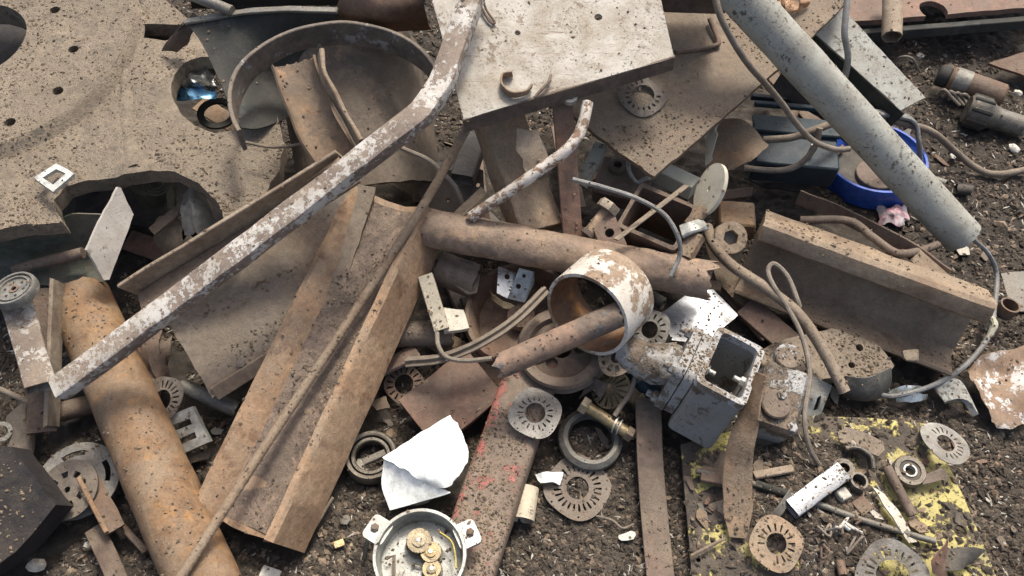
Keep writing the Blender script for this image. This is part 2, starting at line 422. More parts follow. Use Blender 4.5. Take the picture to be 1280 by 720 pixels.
# ------------------------------------------------------------------ ground
def soil_h(x, y):
    p = Vector((x, y, 0))
    return .026 * noise.noise(p * 1.7) + .014 * noise.noise(p * 6) + .009 * noise.noise(p * 19 + Vector((4, 0, 0))) + .007 * noise.noise(p * 45) + .0045 * noise.noise(p * 95)
def axis_coords(lo, hi, step, far):
    a = []; x = lo
    while x < hi: a.append(x); x += step
    d = step; l, r = [], []; q = lo
    while q > -far: d *= 1.45; q -= d; l.append(q)
    q = a[-1]; d = step
    while q < far: d *= 1.45; q += d; r.append(q)
    return l[::-1] + a + r
gx = axis_coords(-1.4, 1.5, .0066, 120); gy = axis_coords(.35, 2.6, .0066, 120)
GV = [Vector((x, y, soil_h(x, y))) for y in gy for x in gx]; nx = len(gx)
GF = [(j * nx + i, j * nx + i + 1, (j + 1) * nx + i + 1, (j + 1) * nx + i) for j in range(len(gy) - 1) for i in range(nx - 1)]
mk('ground', (GV, GF), M['soil'], kind='structure', angle=180)

def pl(plane, outline, holes=(), th=.006, step=.012, amp=0.0, grid=0, bump=0, bscale=.08, seed=0, bend=None):
    o = [plane.loc(*q) for q in outline]
    if amp: o = jag(o, step, amp, seed)
    hs = []
    for h in holes:
        if isinstance(h[0], str):
            c = plane.loc(h[1], h[2]); hs.append(circ(c[0], c[1], h[3], h[4] if len(h) > 4 else 18, jit=.03))
        else:
            q = [plane.loc(*a) for a in h]; hs.append(jag(q, step, amp, seed) if amp else q)
    return tf(plane.mat(), plate(o, hs, th, grid, bump, bscale, bend))
def bar(a, b, w, h, bev=.0015, n=8, roll=0, amp=.0012, **k):   # flat or square bar between two points
    return warp(sweep(rrect(w, h, bev, 1), line_path(a, b, n), roll=roll, **k), amp, .12)
def pipe(a, b, r, wall=.004, n=14, seg=28, rag=.006, amp=.0012):
    return warp(tube(line_path(a, b, n), r, r - wall, seg, rag=rag), amp, .06)
def rod(pts, r, sub=8, seg=8, amp=.0008):
    return warp(tube(smooth_path(pts, sub), r, None, seg), amp, .05)
def bolt_on(name, at, nrm, r, h, parent, mt='bolt', washer=True, shank=0):
    m = axis_frame(at, nrm); v = nprism(r, h)
    if washer: v = join(sh(v, (0, 0, r * .25)), disc(r * 1.5, r * .25, 16))
    if shank: v = join(v, sh(disc(r * .55, shank, 12), (0, 0, h)))
    return mk(name, tf(m, v), M[mt], parent)
def lam(R0, n=18, r_in=.45, slot=(.58, .80), sw=.06, corners=4, gap=None, holes=4, th=.0016, seed=0, bite=False, crook=.11):
    """motor lamination: round-cornered blank with a ring of winding slots"""
    rnd = random.Random(seed); out = []; n = max(10, n + rnd.randint(-3, 3)); r_in *= rnd.uniform(.85, 1.1)
    for i in range(48):
        a = 2 * math.pi * i / 48; k = 1 + .05 * math.cos(corners * a)
        if bite and gap and gap[0] < a < gap[1]: k *= .8 + .05 * rnd.random()
        out.append((R0 * k * math.cos(a), R0 * k * math.sin(a)))
    hs = [circ(0, 0, R0 * r_in, 24)]
    for i in range(n):
        a = 2 * math.pi * (i + .5) / n
        if gap and gap[0] - .15 < a < gap[1] + .15: continue
        c, s = math.cos(a), math.sin(a); q = []
        for (r, w) in ((slot[0], -.6), (slot[0], .6), ((slot[0] + slot[1]) / 2, .95), (slot[1] - .02, 1.0), (slot[1], .4), (slot[1], -.4), (slot[1] - .02, -1.0), ((slot[0] + slot[1]) / 2, -.95)):
            r_, w_ = r * R0, w * sw * R0; q.append((c * r_ - s * w_, s * r_ + c * w_))
        hs.append(q)
    for i in range(holes):
        a = 2 * math.pi * i / holes + .4; hs.append(circ(R0 * .92 * math.cos(a), R0 * .92 * math.sin(a), R0 * .035, 8))
    return plate(out, hs, th, grid=R0 * .3, bump=R0 * crook, bscale=R0 * .9, bend=lambda x, y, a=rnd.uniform(0, 6), k=rnd.uniform(0, 2.2): k * (x * math.cos(a) + y * math.sin(a)) ** 2)
def put(vf, u, v, z, nrm=(0, 0, 1), spin=0, sx=1, sy=1):
    m = axis_frame(P(u, v, z), Vector(nrm), Vector((0, 1, .001))) @ Matrix.Rotation(spin, 4, 'Z') @ Matrix.Diagonal((sx, sy, 1, 1))
    return tf(m, vf)

# ------------------------------------------------------------------ upper left: the thick plate with its cut-outs
pA = Plane((0, 0, .345), (340, 230, .305), (0, 290, .305))
t = thing('perforated_plate', 'thick dust-caked steel plate with large round cut-outs and raised hub', 'plate', P(120, 180, .28))
outl = [(-190, -90), (190, -90), (206, 0), (236, 22), (300, 60), (348, 140), (356, 180), (348, 213), (325, 258), (303, 282), (284, 292),
        (282, 278), (270, 250), (247, 228), (217, 214), (187, 212), (157, 218), (143, 224), (100, 226), (80, 233), (67, 250), (70, 267), (78, 279), (33, 281), (0, 288), (-190, 320)]
big = [(213 + 0, 112), (217, 92), (230, 78), (252, 70), (276, 72), (296, 84), (308, 104), (309, 130), (302, 152), (290, 164), (268, 166), (244, 158), (224, 140)]
slot = [(150, 31), (228, 29), (232, 46), (205, 52), (168, 46), (150, 45)]
hub_c = pA.loc(-30, 58); hub_R = (Vector(pA.loc(96, 148)) - Vector(hub_c)).length; hole_R = (Vector(pA.loc(32, 66)) - Vector(hub_c)).length
cen = pA.px(-30, 58)
bh = [('c', u, v, .0125) for (u, v) in ((73, 25), (96, 74), (77, 126), (18, 165))]
hol = [big, slot, ('c', 157, 16, .0165), ('c', -30, 58, hole_R, 40)] + bh
mk('deck', pl(pA, outl, hol, .036, .014, .005, grid=.03, bump=.006, bscale=.1), M['plate'], t)
hubp = plate(circ(*hub_c, hub_R - .012, 72), [circ(*hub_c, hole_R, 40)] + [circ(*pA.loc(u + .5, v - 4), .0115, 18) for (u, v) in ((73, 25), (96, 74), (77, 126), (18, 165))], .034, grid=.03, bump=.003, bscale=.1)
hub = mk('hub', tf(pA.mat() @ Matrix.Translation((0, 0, .020)), hubp), M['plate'], t)
mk('hub_fillet', warp(tf(axis_frame(cen, pA.n), lathe([(hub_R - .0125, -.008), (hub_R - .0125, .0205), (hub_R - .006, .017), (hub_R + .004, .004), (hub_R + .012, -.002), (hub_R + .012, -.006)], 72)), .002, .05), M['plate'], hub)
# a low weld ridge across the plate
mk('weld_ridge', warp(sweep([(-.016, -.002), (-.006, .0035), (.006, .0035), (.016, -.002)], [pA.px(q.x, q.y) for q in smooth_path([Vector((146, 52, 0)), Vector((156, 100, 0)), Vector((157, 150, 0)), Vector((166, 208, 0))], 8)], up=pA.n), .003, .02), M['plate'], t)
# grey pan seen through the slot
pS = Plane((160, 40, .27), (235, 40, .28), (200, 70, .26))
mk('offcut_plate', pl(pS, [(140, 25), (250, 22), (262, 70), (150, 72)], (), .006, amp=.003), M['grey'], label='grey offcut seen through the slot of the perforated plate', cat='offcut')
# steel frame clip on the plate
c4 = [(42, 222), (70, 204), (93, 217), (66, 240)]; c5 = [(53, 222), (70, 211), (82, 217), (66, 231)]
pC = Plane((42, 222, .345), (70, 204, .338), (93, 217, .342))
mk('rectangular_clip', pl(pC, c4, [c5], .007, amp=.0012, step=.008), M['alucast'], label='small rectangular galvanised frame lying on the perforated plate', cat='clip')
# foil in the round opening
t = thing('foil_wrapper', 'crumpled silver and blue foil inside the round plate opening', 'wrapper', P(245, 115, .2))
mk('silver_foil', sheet([[P(216, 90, .26), P(240, 84, .30), P(268, 88, .28)], [P(214, 106, .26), P(245, 102, .30), P(270, 106, .27)], [P(222, 116, .26), P(248, 112, .28), P(268, 120, .26)]], .001, 5, .016, .03), M['foil'], t)
mk('blue_foil', sheet([[P(214, 106, .27), P(240, 110, .285), P(268, 114, .275)], [P(218, 126, .255), P(244, 124, .275), P(272, 124, .26)]], .001, 6, .012, .025), M['foilblue'], t)
mk('flat_ring', put(lathe([(.03, 0), (.045, 0), (.045, .006), (.03, .006)], 28), 272, 143, .2, (.1, -.1, 1)), M['dark'], label='dark flat ring lying below the foil wrapper', cat='ring')

mk('shade_sheet', sheet([[P(-120, -10, .12), P(60, -10, .12)], [P(-120, 160, .1), P(60, 160, .1)]], .004, 4, .01, .08), M['black'], label='added black sheet standing in for shade below the round hub hole at the left edge', cat='sheet')  # added black surface: paints the shade inside the hub hole, over sunlit ground
mk('shade_sheet', sheet([[P(40, 205, .06), P(170, 200, .07), P(290, 215, .06)], [P(40, 290, .05), P(170, 285, .06), P(290, 300, .05)]], .004, 4, .012, .08), M['black'], label='added black sheet standing in for shade at the bottom of the lower plate opening', cat='sheet')  # likewise added, its black colour stands for shade in the lower opening
# rubbish in the lower opening
t = thing('filter_can', 'green round filter can with brown bracket in the lower opening', 'can', P(195, 240, .12))
mk('body', put(disc(.035, .09, 24, .006), 192, 245, .12, (.2, -.3, 1)), M['green'], t)
for k in range(3): mk('rib', put(lathe([(.012 + k * .007, 0), (.015 + k * .007, 0), (.015 + k * .007, .003), (.012 + k * .007, .003)], 20), 195, 230, .213, (.2, -.3, 1)), M['green'], t)
mk('bracket', bar(P(212, 222, .2), P(215, 260, .14), .02, .006), M['brass'], t)
mk('plastic_sheet', sheet([[P(225, 245, .2), P(240, 238, .23), P(250, 250, .21)], [P(232, 268, .2), P(246, 262, .23), P(268, 275, .19)], [P(236, 292, .15), P(250, 288, .2), P(262, 300, .16)]], .001, 5, .015, .03), M['paper'], label='torn whitish plastic sheet crumpled inside the lower opening', cat='plastic sheet')
mk('cardboard_scrap', sheet([[P(188, 283, .12), P(205, 268, .16), P(226, 275, .16)], [P(200, 312, .1), P(215, 300, .15), P(230, 303, .14)], [P(208, 325, .08), P(222, 316, .12), P(240, 315, .1)]], .002, 4, .01, .04), M['woody'], label='folded brown scrap beside the torn plastic sheet', cat='scrap')
mk('flat_bar', bar(P(190, 290, .17), P(232, 255, .19), .025, .008), M['brown'], label='short brown bar leaning over the folded scrap in the opening', cat='bar')
# green trough under the left rim
mk('sheet_trough', sheet([[P(-60, 300, .24), P(40, 288, .25), P(90, 268, .26), P(128, 268, .27)], [P(-60, 320, .17), P(30, 325, .16), P(90, 318, .17), P(112, 310, .18)], [P(-60, 345, .15), P(30, 355, .14), P(90, 358, .15), P(134, 352, .15)]], .004, 5, .004, .05), M['green'], label='dull green curved sheet under the rim of the perforated plate', cat='sheet')
mk('round_bar', rod([P(18, 337, .185), P(62, 326, .2), P(104, 316, .21)], .0115, 5, 14), M['brown'], label='rusty round bar pointing at the scratched white panel', cat='bar')
pW = Plane((150, 236, .30), (166, 268, .25), (135, 350, .20))
mk('painted_panel', pl(pW, [(148, 234), (151, 235), (167, 268), (137, 349), (131, 350), (108, 312), (124, 278)], (), .007, amp=.002, grid=.03, bump=.004), M['panel'], label='small scratched white panel standing on edge by the lower opening', cat='panel')
t = thing('angle_bar', 'thin rusty angle iron behind the long bent white tube', 'angle bar', P(290, 280, .2))
a, b = P(158, 362, .235), P(428, 196, .42)
mk('upper_leg', warp(bar(a, b, .008, .05, roll=R(-8), n=16), .002, .1), M['tan'], t)
mk('lower_leg', warp(bar(a + Vector((.024, -.02, -.022)), b + Vector((.024, -.02, -.022)), .05, .006, roll=R(-8), n=16), .002, .1), M['brown'], t)

# ------------------------------------------------------------------ top centre left: hopper, hoop, drum, gutter
t = thing('bent_hopper', 'dark oily bent steel sheet with pale upper rim behind the hoop', 'sheet', P(320, 90, .25))
rows = [[P(232, 27, .42), P(285, 19, .44), P(350, 13, .46), P(422, 14, .47)], [P(254, 58, .40), P(300, 60, .40), P(360, 48, .40), P(420, 38, .42)],
        [P(278, 112, .37), P(306, 110, .36), P(350, 90, .34), P(420, 70, .36)], [P(302, 160, .345), P(330, 160, .33), P(370, 140, .29), P(425, 110, .3)]]
mk('sheet_wall', sheet(rows, .004, 5, .005, .09), M['dark'], t)
mk('rim', warp(sweep(rrect(.016, .006, .001, 1), smooth_path([P(232, 27, .424), P(285, 18, .445), P(350, 12, .465), P(422, 13, .475)], 6)), .002, .05), M['grey'], t)
mk('torn_bracket', sheet([[P(226, 28, .42), P(240, 16, .43), P(250, 22, .43)], [P(212, 50, .37), P(222, 45, .385), P(236, 50, .37)], [P(203, 62, .34), P(212, 62, .345), P(222, 64, .34)]], .004, 4, .005, .03), M['brown'], label='torn brown tab hanging over the plate slot beside the dark hopper', cat='tab')
t = thing('drum_section', 'large rusty brown pipe section standing behind the bent white tube', 'pipe section', P(460, 200, .05))
ax_b, ax_t = P(468, 250, .10), P(436, 70, .27)
r = .163
mk('shell', warp(tube(line_path(ax_b, ax_t, 16), r, r - .012, 64, rag=.004), .003, .12), M['drum'], t)
mk('inner_patch', warp(sweep(rrect(.05, .004, .001, 1), [ax_t + Vector((-.15 + .05 * i, -.08 - .02 * math.sin(i), -.02)) for i in range(4)]), .002, .05), M['tan'], t)
hc = P(424, 128, .415)
hr = S(424, 128, .415, 130)
hm = axis_frame(hc, Vector((.05, -.12, 1)), Vector((0, 1, 0)))
def hoop_path():
    out = []
    for i in range(49):
        a = R(8 + 205 * i / 48); out.append(hm @ Vector((hr * math.cos(a), hr * .90 * math.sin(a), 0)))
    return out
mk('steel_hoop', warp(sweep(rrect(.008, .062, .0015, 1), hoop_path(), up=(hm.to_3x3() @ Vector((0, 0, 1)))), .003, .08), M['hoop'], label='broad rusty steel hoop band arching over the drum section', cat='hoop')
gp = smooth_path([P(372, 80, .47), P(384, 120, .44), P(402, 165, .41), P(430, 210, .37)], 7)
gprof = []
gw, gd = .043, .030
for i in range(13):
    a = math.pi * i / 12; gprof.append((-gw * math.cos(a), gd * (1 - math.sin(a)) - gd * .2))
gprof += [(x * .90, y + .003 + .004 * (1 - abs(x) / gw)) for x, y in reversed(gprof)]
mk('curved_gutter', warp(sweep(gprof, gp, roll=R(-12), rag=.012), .004, .06), M['drum'], label='curved brown gutter-shaped offcut leaning inside the hoop', cat='offcut')
mk('gutter_rib', warp(sweep(rrect(.008, .03, .002, 1), smooth_path([P(400, 68, .5), P(406, 98, .485), P(424, 132, .455), P(450, 178, .42)], 6), roll=R(15)), .004, .04), M['tan'], label='narrow bent strip standing along the curved gutter offcut', cat='strip')
mk('thin_wire', rod([P(308, 178, .36), P(345, 184, .37), P(392, 177, .40)], .003), M['cable'], label='short pale wire in front of the curved gutter offcut', cat='wire')
mk('flat_bar', bar(P(330, 255, .33), P(424, 200, .43), .012, .005), M['tan'], label='thin flat strip under the middle of the bent white tube', cat='bar')
mk('dark_sheet', sheet([[P(235, -30, .4), P(330, -30, .42), P(440, -30, .44), P(535, -30, .46)], [P(240, 8, .3), P(330, 10, .32), P(440, 5, .36), P(530, 20, .38)]], .005, 4, .006, .1), M['dark'], label='dark sheet steel at the top edge behind the hopper rim', cat='sheet')
mk('dark_roll', sheet([[P(428, -10, .5), P(470, -20, .52), P(526, -20, .5)], [P(420, 22, .43), P(470, 20, .47), P(530, 10, .46)], [P(430, 32, .36), P(475, 36, .38), P(540, 34, .38)]], .005, 5, .005, .06), M['brown'], label='dark curled sheet at the top edge above the steel hoop', cat='sheet')
mk('pole', rod([P(235, -8, .47), P(290, 14, .455)], .012, 6, 14), M['grey'], label='grey pole entering at the top edge behind the hopper', cat='pole')

# ------------------------------------------------------------------ the long bent white tube
def bent_tube(name, px, w, h, mt, label, cat, sub=10, wall=.003, roll=0):
    out = []
    for i in range(len(px) - 1):
        a, b = P(*px[i]), P(*px[i + 1])
        for k in range(sub): out.append(a.lerp(b, k / sub))
    out.append(P(*px[-1]))
    sm = out[:]
    for _ in range(1): sm = [sm[0]] + [(sm[i - 1] + sm[i] * 2 + sm[i + 1]) / 4 for i in range(1, len(sm) - 1)] + [sm[-1]]
    v = sweep(rrect(w, h, .005, 2), sm, rrect(w - 2 * wall, h - 2 * wall, .003, 2), rag=.004, roll=roll)
    return mk(name, warp(v, .0022, .05), M[mt], label=label, cat=cat)
bent_tube('bent_square_tube', [(72, 488, .215), (300, 317, .365), (525, 144, .505), (551, 108, .52), (600, -30, .60)], .044, .032, 'white', 'long bent square tube with peeling white paint crossing the left side', 'tube', roll=R(-10))

# ------------------------------------------------------------------ left centre: brown plate with bolt, big channel, reinforcing bar
pB = Plane((212, 408, .17), (268, 496, .12), (440, 240, .28))
t = thing('brown_plate', 'wide grey-brown steel plate with a bolt between tube and beam', 'plate', P(320, 420, .1))
mk('sheet_face', pl(pB, [(190, 405), (212, 408), (240, 452), (266, 497), (330, 455), (420, 390), (470, 235), (430, 225), (330, 300)], (), .008, amp=.003, grid=.04, bump=.005), M['rustplate'], t)
mk('folded_lip', bar(pB.px(268, 492), pB.px(345, 444), .03, .008, roll=R(-55)), M['tan'], t)
bolt_on('bolt', pB.px(304, 455) + pB.n * .001, pB.n, .0085, .009, t)

def rot2(p, w): return (p[0] * math.cos(w) - p[1] * math.sin(w), p[0] * math.sin(w) + p[1] * math.cos(w))
# heavy rolled channel: thick rounded left flange, hollow web, straight right flange
ch = [(-.085, -.06), (-.103, -.02), (-.108, .012), (-.102, .028), (-.088, .032), (-.075, .020), (-.060, -.005), (-.030, -.012), (0, -.018), (.035, -.018), (.048, -.010), (.053, .006), (.058, .013), (.070, .013), (.075, .007), (.078, -.098), (.072, -.104), (.062, -.10), (.052, -.036), (.02, -.034), (-.03, -.032), (-.06, -.04)]
A_, B_ = P(303, 662, .095), P(497, 252, .275)
t = thing('channel_beam', 'heavy dusty channel beam with a reinforcing bar lying in it', 'beam', P(400, 460, 0))
mk('channel_body', warp(sweep(ch, line_path(A_, B_, 40), roll=R(12), rag=.012), .002, .07), M['tanbeam'], t)
wpath = line_path(A_.lerp(B_, .012), A_.lerp(B_, .985), 80); rr = R(12)
wp = [(-.058, -.0035), (-.03, -.0105), (0, -.0165), (.035, -.0165), (.047, -.009), (.047, -.014), (.035, -.021), (0, -.021), (-.03, -.015), (-.058, -.009)]
mk('rust_scale', warp(sweep(wp, wpath, roll=rr), .0016, .012), M['scale'], t)
pad = tf(axis_frame(B_.lerp(A_, .13), Vector((.25, -.1, 1))), plate(circ(0, 0, .009, 12, jit=.15), (), .002))
# twisted reinforcing bar
rb0, rb1 = P(222, 728, .145), P(586, 156, .41)
def rebar(pts, r, ribs):
    path = smooth_path(pts, 240 // (len(pts) - 1)); v = tube(path, r, None, 10); n = len(path); segs = []
    L = sum((path[i + 1] - path[i]).length for i in range(n - 1)); acc = 0; k = 0
    rings = []
    for i in range(1, n - 1):
        acc += (path[i] - path[i - 1]).length
        if acc > L / ribs:
            acc = 0; m = axis_frame(path[i], (path[i + 1] - path[i - 1]).normalized() + Vector((.0, .0, .45)))
            rings.append(tf(m, lathe([(r * .9, -.0022), (r * 1.05, -.0009), (r * 1.05, .0009), (r * .9, .0022)], 10)))
    return join(v, *rings)
mk('reinforcing_bar', rebar([rb0, P(330, 560, .16), P(440, 395, .225), P(530, 255, .318), rb1], .0088, 110), M['tan'], label='long ribbed reinforcing bar lying diagonally in the channel beam', cat='rebar')

# ------------------------------------------------------------------ lower left
a, b = P(100, 372, .12), P(262, 745, .07)
t = mk('steel_pipe', pipe(a, b, .060, .006, 30, 40, amp=.002), M['bigpipe'], label='thick orange-rusted pipe running out of the bottom left edge', cat='pipe')
t = thing('angle_bar', 'tall thin L-shaped bar between the disc bracket and thick orange pipe', 'angle bar', P(60, 540, .02))
a, b = P(72, 352, .20), P(64, 535, .09)
mk('upper_leg', bar(a, b, .008, .05, roll=R(0), n=14, rag=.006), M['tan'], t)
mk('lower_leg', bar(a + Vector((-.028, 0, -.02)), b + Vector((-.028, 0, -.02)), .058, .006, n=14, rag=.012), M['brown'], t)
t = thing('disc_bracket', 'grey square arm carrying a grooved round disc at the left edge', 'bracket', P(40, 450, .1))
a, b = P(22, 382, .235), P(52, 485, .185)
mk('arm', warp(sweep(rrect(.052, .040, .004, 2), line_path(a, b, 12), rrect(.046, .034, .003, 2), roll=R(14), rag=.006), .002, .05), M['white'], t)
m = axis_frame(P(20, 364, .275), Vector((-.12, .10, 1)), Vector((0, 1, 0))); dr = .041
dk = mk('disc', tf(m, lathe([(.006, .0), (.006, .006), (.026, .006), (.027, .010), (.030, .010), (.031, .006), (.034, .006), (.035, .011), (dr - .002, .011), (dr, .007), (dr, -.006), (dr - .006, -.008), (.006, -.008)], 40)), M['grey'], t)
for k in range(6):
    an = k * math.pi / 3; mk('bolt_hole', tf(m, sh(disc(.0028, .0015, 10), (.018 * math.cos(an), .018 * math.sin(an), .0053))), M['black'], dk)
mk('hub_boss', tf(m, sh(lathe([(.005, 0), (.009, 0), (.009, .003), (.005, .003)], 16), (0, 0, .005))), M['brown'], dk)
t = thing('tar_block', 'black coarse block poking in at the lower left edge', 'block', P(10, 640, 0))
pT = Plane((12, 560, .16), (68, 634, .13), (0, 700, .10))
mk('top_face', pl(pT, [(-80, 560), (14, 559), (69, 632), (20, 690), (-80, 760)], (), .06, amp=.003, grid=.03, bump=.006, bscale=.03), M['black'], t)
# stacked clutch discs
t = thing('clutch_disc', 'grey slotted clutch disc stack beside the black block', 'disc', P(90, 600, 0))
m = axis_frame(P(97, 600, .045), Vector((.05, -.05, 1)), Vector((0, 1, 0)))
def arc_slots(n, r0, r1, frac, ph=0):
    out = []
    for i in range(n):
        a0 = 2 * math.pi * i / n + ph; q = []
        for k in range(6): a = a0 + frac * 2 * math.pi / n * k / 5; q.append((r1 * math.cos(a), r1 * math.sin(a)))
        for k in range(5, -1, -1): a = a0 + frac * 2 * math.pi / n * k / 5; q.append((r0 * math.cos(a), r0 * math.sin(a)))
        out.append(q)
    return out
mk('backing_plate', tf(m, plate(circ(0, 0, .076, 48), arc_slots(4, .050, .060, .5) + [circ(0, 0, .02, 20)], .005)), M['lamgrey'], t)
m2 = axis_frame(P(84, 612, .062), Vector((-.1, -.12, 1)), Vector((0, 1, 0)))
mk('front_plate', tf(m2, plate(circ(0, 0, .058, 40), arc_slots(8, .024, .036, .5, .2) + [circ(0, 0, .006, 14)], .004)), M['laminate'], t)
mk('flat_bar', bar(P(98, 597, .085), P(133, 665, .06), .008, .006), M['tan'], label='narrow tan strip leaning on the clutch disc stack', cat='strip')
mk('plate_tab', pl(Plane((108, 600, .06), (150, 660, .05), (120, 660, .06)), [(104, 606), (122, 592), (156, 655), (132, 668)], (), .006, amp=.002), M['brown'], label='small brown plate tab beside the clutch disc stack', cat='tab')
mk('steel_strip', bar(P(118, 660, .03), P(152, 735, .04), .034, .008, n=6), M['brown'], label='flat brown strip running out of the bottom edge beside the orange pipe', cat='strip')
mk('steel_strip', bar(P(150, 655, .025), P(182, 690, .03), .012, .006), M['brown'], label='short brown strip touching the left side of the orange pipe', cat='strip')
mk('lamination', put(lam(.048, 22, .42, (.5, .82), .045, 4, seed=3), 203, 500, .09, (-.35, -.2, 1), .5), M['laminate'], label='slotted motor lamination standing beside the thick orange pipe', cat='lamination')
mk('lamination_fragment', put(lam(.032, 14, .42, (.5, .82), .05, 4, gap=(2, 4), bite=True, seed=5), 190, 525, .05, (-.2, -.4, 1), 2), M['laminate'], label='smaller broken lamination below the one beside the orange pipe', cat='lamination')
pK = Plane((207, 520, .085), (248, 514, .095), (250, 560, .06))
t = thing('transformer_core', 'small pale grey E-shaped sheet bracket beside the orange pipe', 'bracket', P(235, 540, .03))
mk('core_plate', pl(pK, [(206, 522), (240, 508), (262, 552), (229, 567), (225, 556), (246, 547), (243, 540), (216, 552), (212, 541), (240, 530), (237, 523), (211, 533)], (), .014, amp=0), M['alucast'], t)
mk('pipe_stub', pipe(P(226, 483, .08), P(296, 512, .06), .016, .003, 6, 18), M['grey'], label='grey tube stub under the corner of the brown plate', cat='tube')
mk('rust_flake_large', sheet([[P(222, 576, .02), P(240, 566, .03), P(262, 566, .02)], [P(226, 582, .015), P(244, 578, .025), P(260, 574, .015)]], .003, 3, .004, .02), M['flake'], label='curved rust flake below the pale grey E-shaped bracket', cat='flake')
mk('wire_ring', rod([P(206, 560, .03), P(218, 564, .04), P(222, 580, .04), P(214, 592, .03), P(220, 612, .03)], .0025), M['cablegrey'], label='thin pale wire curl against the right side of the orange pipe', cat='wire')
mk('sheet_scrap', sheet([[P(8, 520, .05), P(28, 505, .07), P(42, 510, .05)], [P(10, 560, .03), P(30, 545, .05), P(40, 560, .03)], [P(6, 590, .03), P(25, 580, .03), P(38, 585, .02)]], .002, 4, .006, .03), M['flake'], label='thin torn brown sheet left of the tall L-shaped bar', cat='sheet')
mk('round_washer', put(lathe([(.012, 0), (.02, 0), (.02, .004), (.012, .004)], 24), 2, 540, .05, (.3, -.2, 1)), M['grey'], label='grey washer at the left edge above the black block', cat='washer')
mk('round_bar', rod([P(-20, 478, .04), P(44, 506, .05)], .006, 4, 10), M['cable'], label='thin round bar at the left edge behind the tall L-shaped bar', cat='bar')
mk('pipe_stub', pipe(P(76, 515, .045), P(118, 505, .045), .02, .004, 6, 18), M['brown'], label='brown tube stub behind the orange pipe beside the L-shaped bar', cat='tube')
for q in ([(168, 420), (200, 412), (196, 470), (176, 488)], [(184, 440), (214, 420), (208, 480), (192, 486)]):
    mk('crumpled_strip', sheet([[P(q[0][0], q[0][1], .1), P(q[1][0], q[1][1], .09)], [P((q[0][0] + q[3][0]) / 2 + 6, (q[0][1] + q[3][1]) / 2, .09), P((q[1][0] + q[2][0]) / 2, (q[1][1] + q[2][1]) / 2, .1)], [P(q[3][0], q[3][1], .05), P(q[2][0], q[2][1], .05)]], .003, 4, .012, .03), M['brown'], label='crumpled brown strip in the gap between orange pipe and brown plate', cat='strip', group='crumpled strips beside the orange pipe')

# ------------------------------------------------------------------ top centre: white sheet, rusty plate, timber, bars
pW = Plane((580, 150, .455), (842, 72, .475), (537, 0, .53))
t = thing('white_sheet', 'large weathered white painted plate with folded front edge at top', 'plate', P(690, 80, .45))
mk('sheet_face', pl(pW, [(524, -60), (812, -60), (843, 72), (710, 110), (580, 150)], [('c', 748, 21, .008), ('c', 647, 41, .006)], .006, grid=.04, bump=.004, bscale=.15, amp=.0015, step=.03), M['whiteplate'], t)
mk('folded_edge', bar(pW.px(580, 150) + Vector((0, .004, -.016)), pW.px(843, 72) + Vector((0, .004, -.016)), .008, .034, n=16, rag=.006), M['brown'], t)
mk('side_edge', bar(pW.px(580, 148) + Vector((.006, 0, -.016)), pW.px(526, -56) + Vector((.006, 0, -.016)), .008, .024, n=10), M['brown'], t)
mk('curled_strip', warp(sweep(rrect(.004, .018, .001, 1), smooth_path([pW.px(640, 97) + pW.n * .012, pW.px(628, 99) + pW.n * .01, pW.px(628, 112) + pW.n * .01, pW.px(640, 122) + pW.n * .012, pW.px(656, 120) + pW.n * .01, pW.px(664, 112) + pW.n * .012], 6), up=pW.n), .002, .03), M['tan'], label='curled tan metal strip lying on the white plate near its edge', cat='strip')
mk('wire_scrap', rod([pW.px(668, 124) + pW.n * .006, pW.px(684, 108) + pW.n * .012, pW.px(688, 96) + pW.n * .005], .003), M['brown'], label='short brown wire beside the curled strip on the white plate', cat='wire')
mk('wire_loop', rod([pW.px(602, 4) + pW.n * .02, pW.px(608, 16) + pW.n * .008, pW.px(618, 30) + pW.n * .006, pW.px(612, 30) + pW.n * .006, pW.px(602, 14) + pW.n * .01], .0025), M['brown'], label='thin brown wire loop by the bent tube at the top edge', cat='wire')
pR = Plane((818, 220, .315), (742, 165, .33), (1040, 0, .40))
t = thing('rusty_plate', 'large dirt-covered brown plate sloping behind the long grey pipe', 'plate', P(850, 130, .3))
mk('sheet_face', pl(pR, [(818, 221), (742, 166), (700, 130), (740, 60), (790, -60), (1075, -60), (1060, 0), (1000, 62), (900, 150)], (), .012, amp=.003, grid=.04, bump=.006, bscale=.1), M['dirtyplate'], t)
mk('lamination', tf(axis_frame(pR.px(803, 122) + pR.n * .008, pR.n + Vector((0, -.1, 0)), Vector((0, 1, 0))), lam(.05, 20, .5, (.56, .74), .05, 4, gap=(.2, 1.3), bite=True, seed=8)), M['laminate'], label='broken slotted lamination lying below the white plate edge', cat='lamination')
mk('bent_rod', rod([pR.px(842, 74) + pR.n * .02, pR.px(868, 68) + pR.n * .012, pR.px(890, 62) + pR.n * .01, pR.px(897, 56) + pR.n * .01, pR.px(886, 28) + pR.n * .01], .0055, 6, 10), M['brown'], label='hook-bent thin rod on the dirt-covered brown plate', cat='rod')
mk('gold_wrapper', sheet([[pR.px(962, 10) + pR.n * .01, pR.px(985, 2) + pR.n * .04, pR.px(1010, 6) + pR.n * .02], [pR.px(964, 20) + pR.n * .02, pR.px(984, 14) + pR.n * .05, pR.px(1008, 12) + pR.n * .01], [pR.px(974, 32) + pR.n * .005, pR.px(984, 28) + pR.n * .03, pR.px(996, 20) + pR.n * .005]], .001, 6, .014, .025), M['goldfoil'], label='crumpled golden wrapper on the brown plate at the top edge', cat='wrapper')
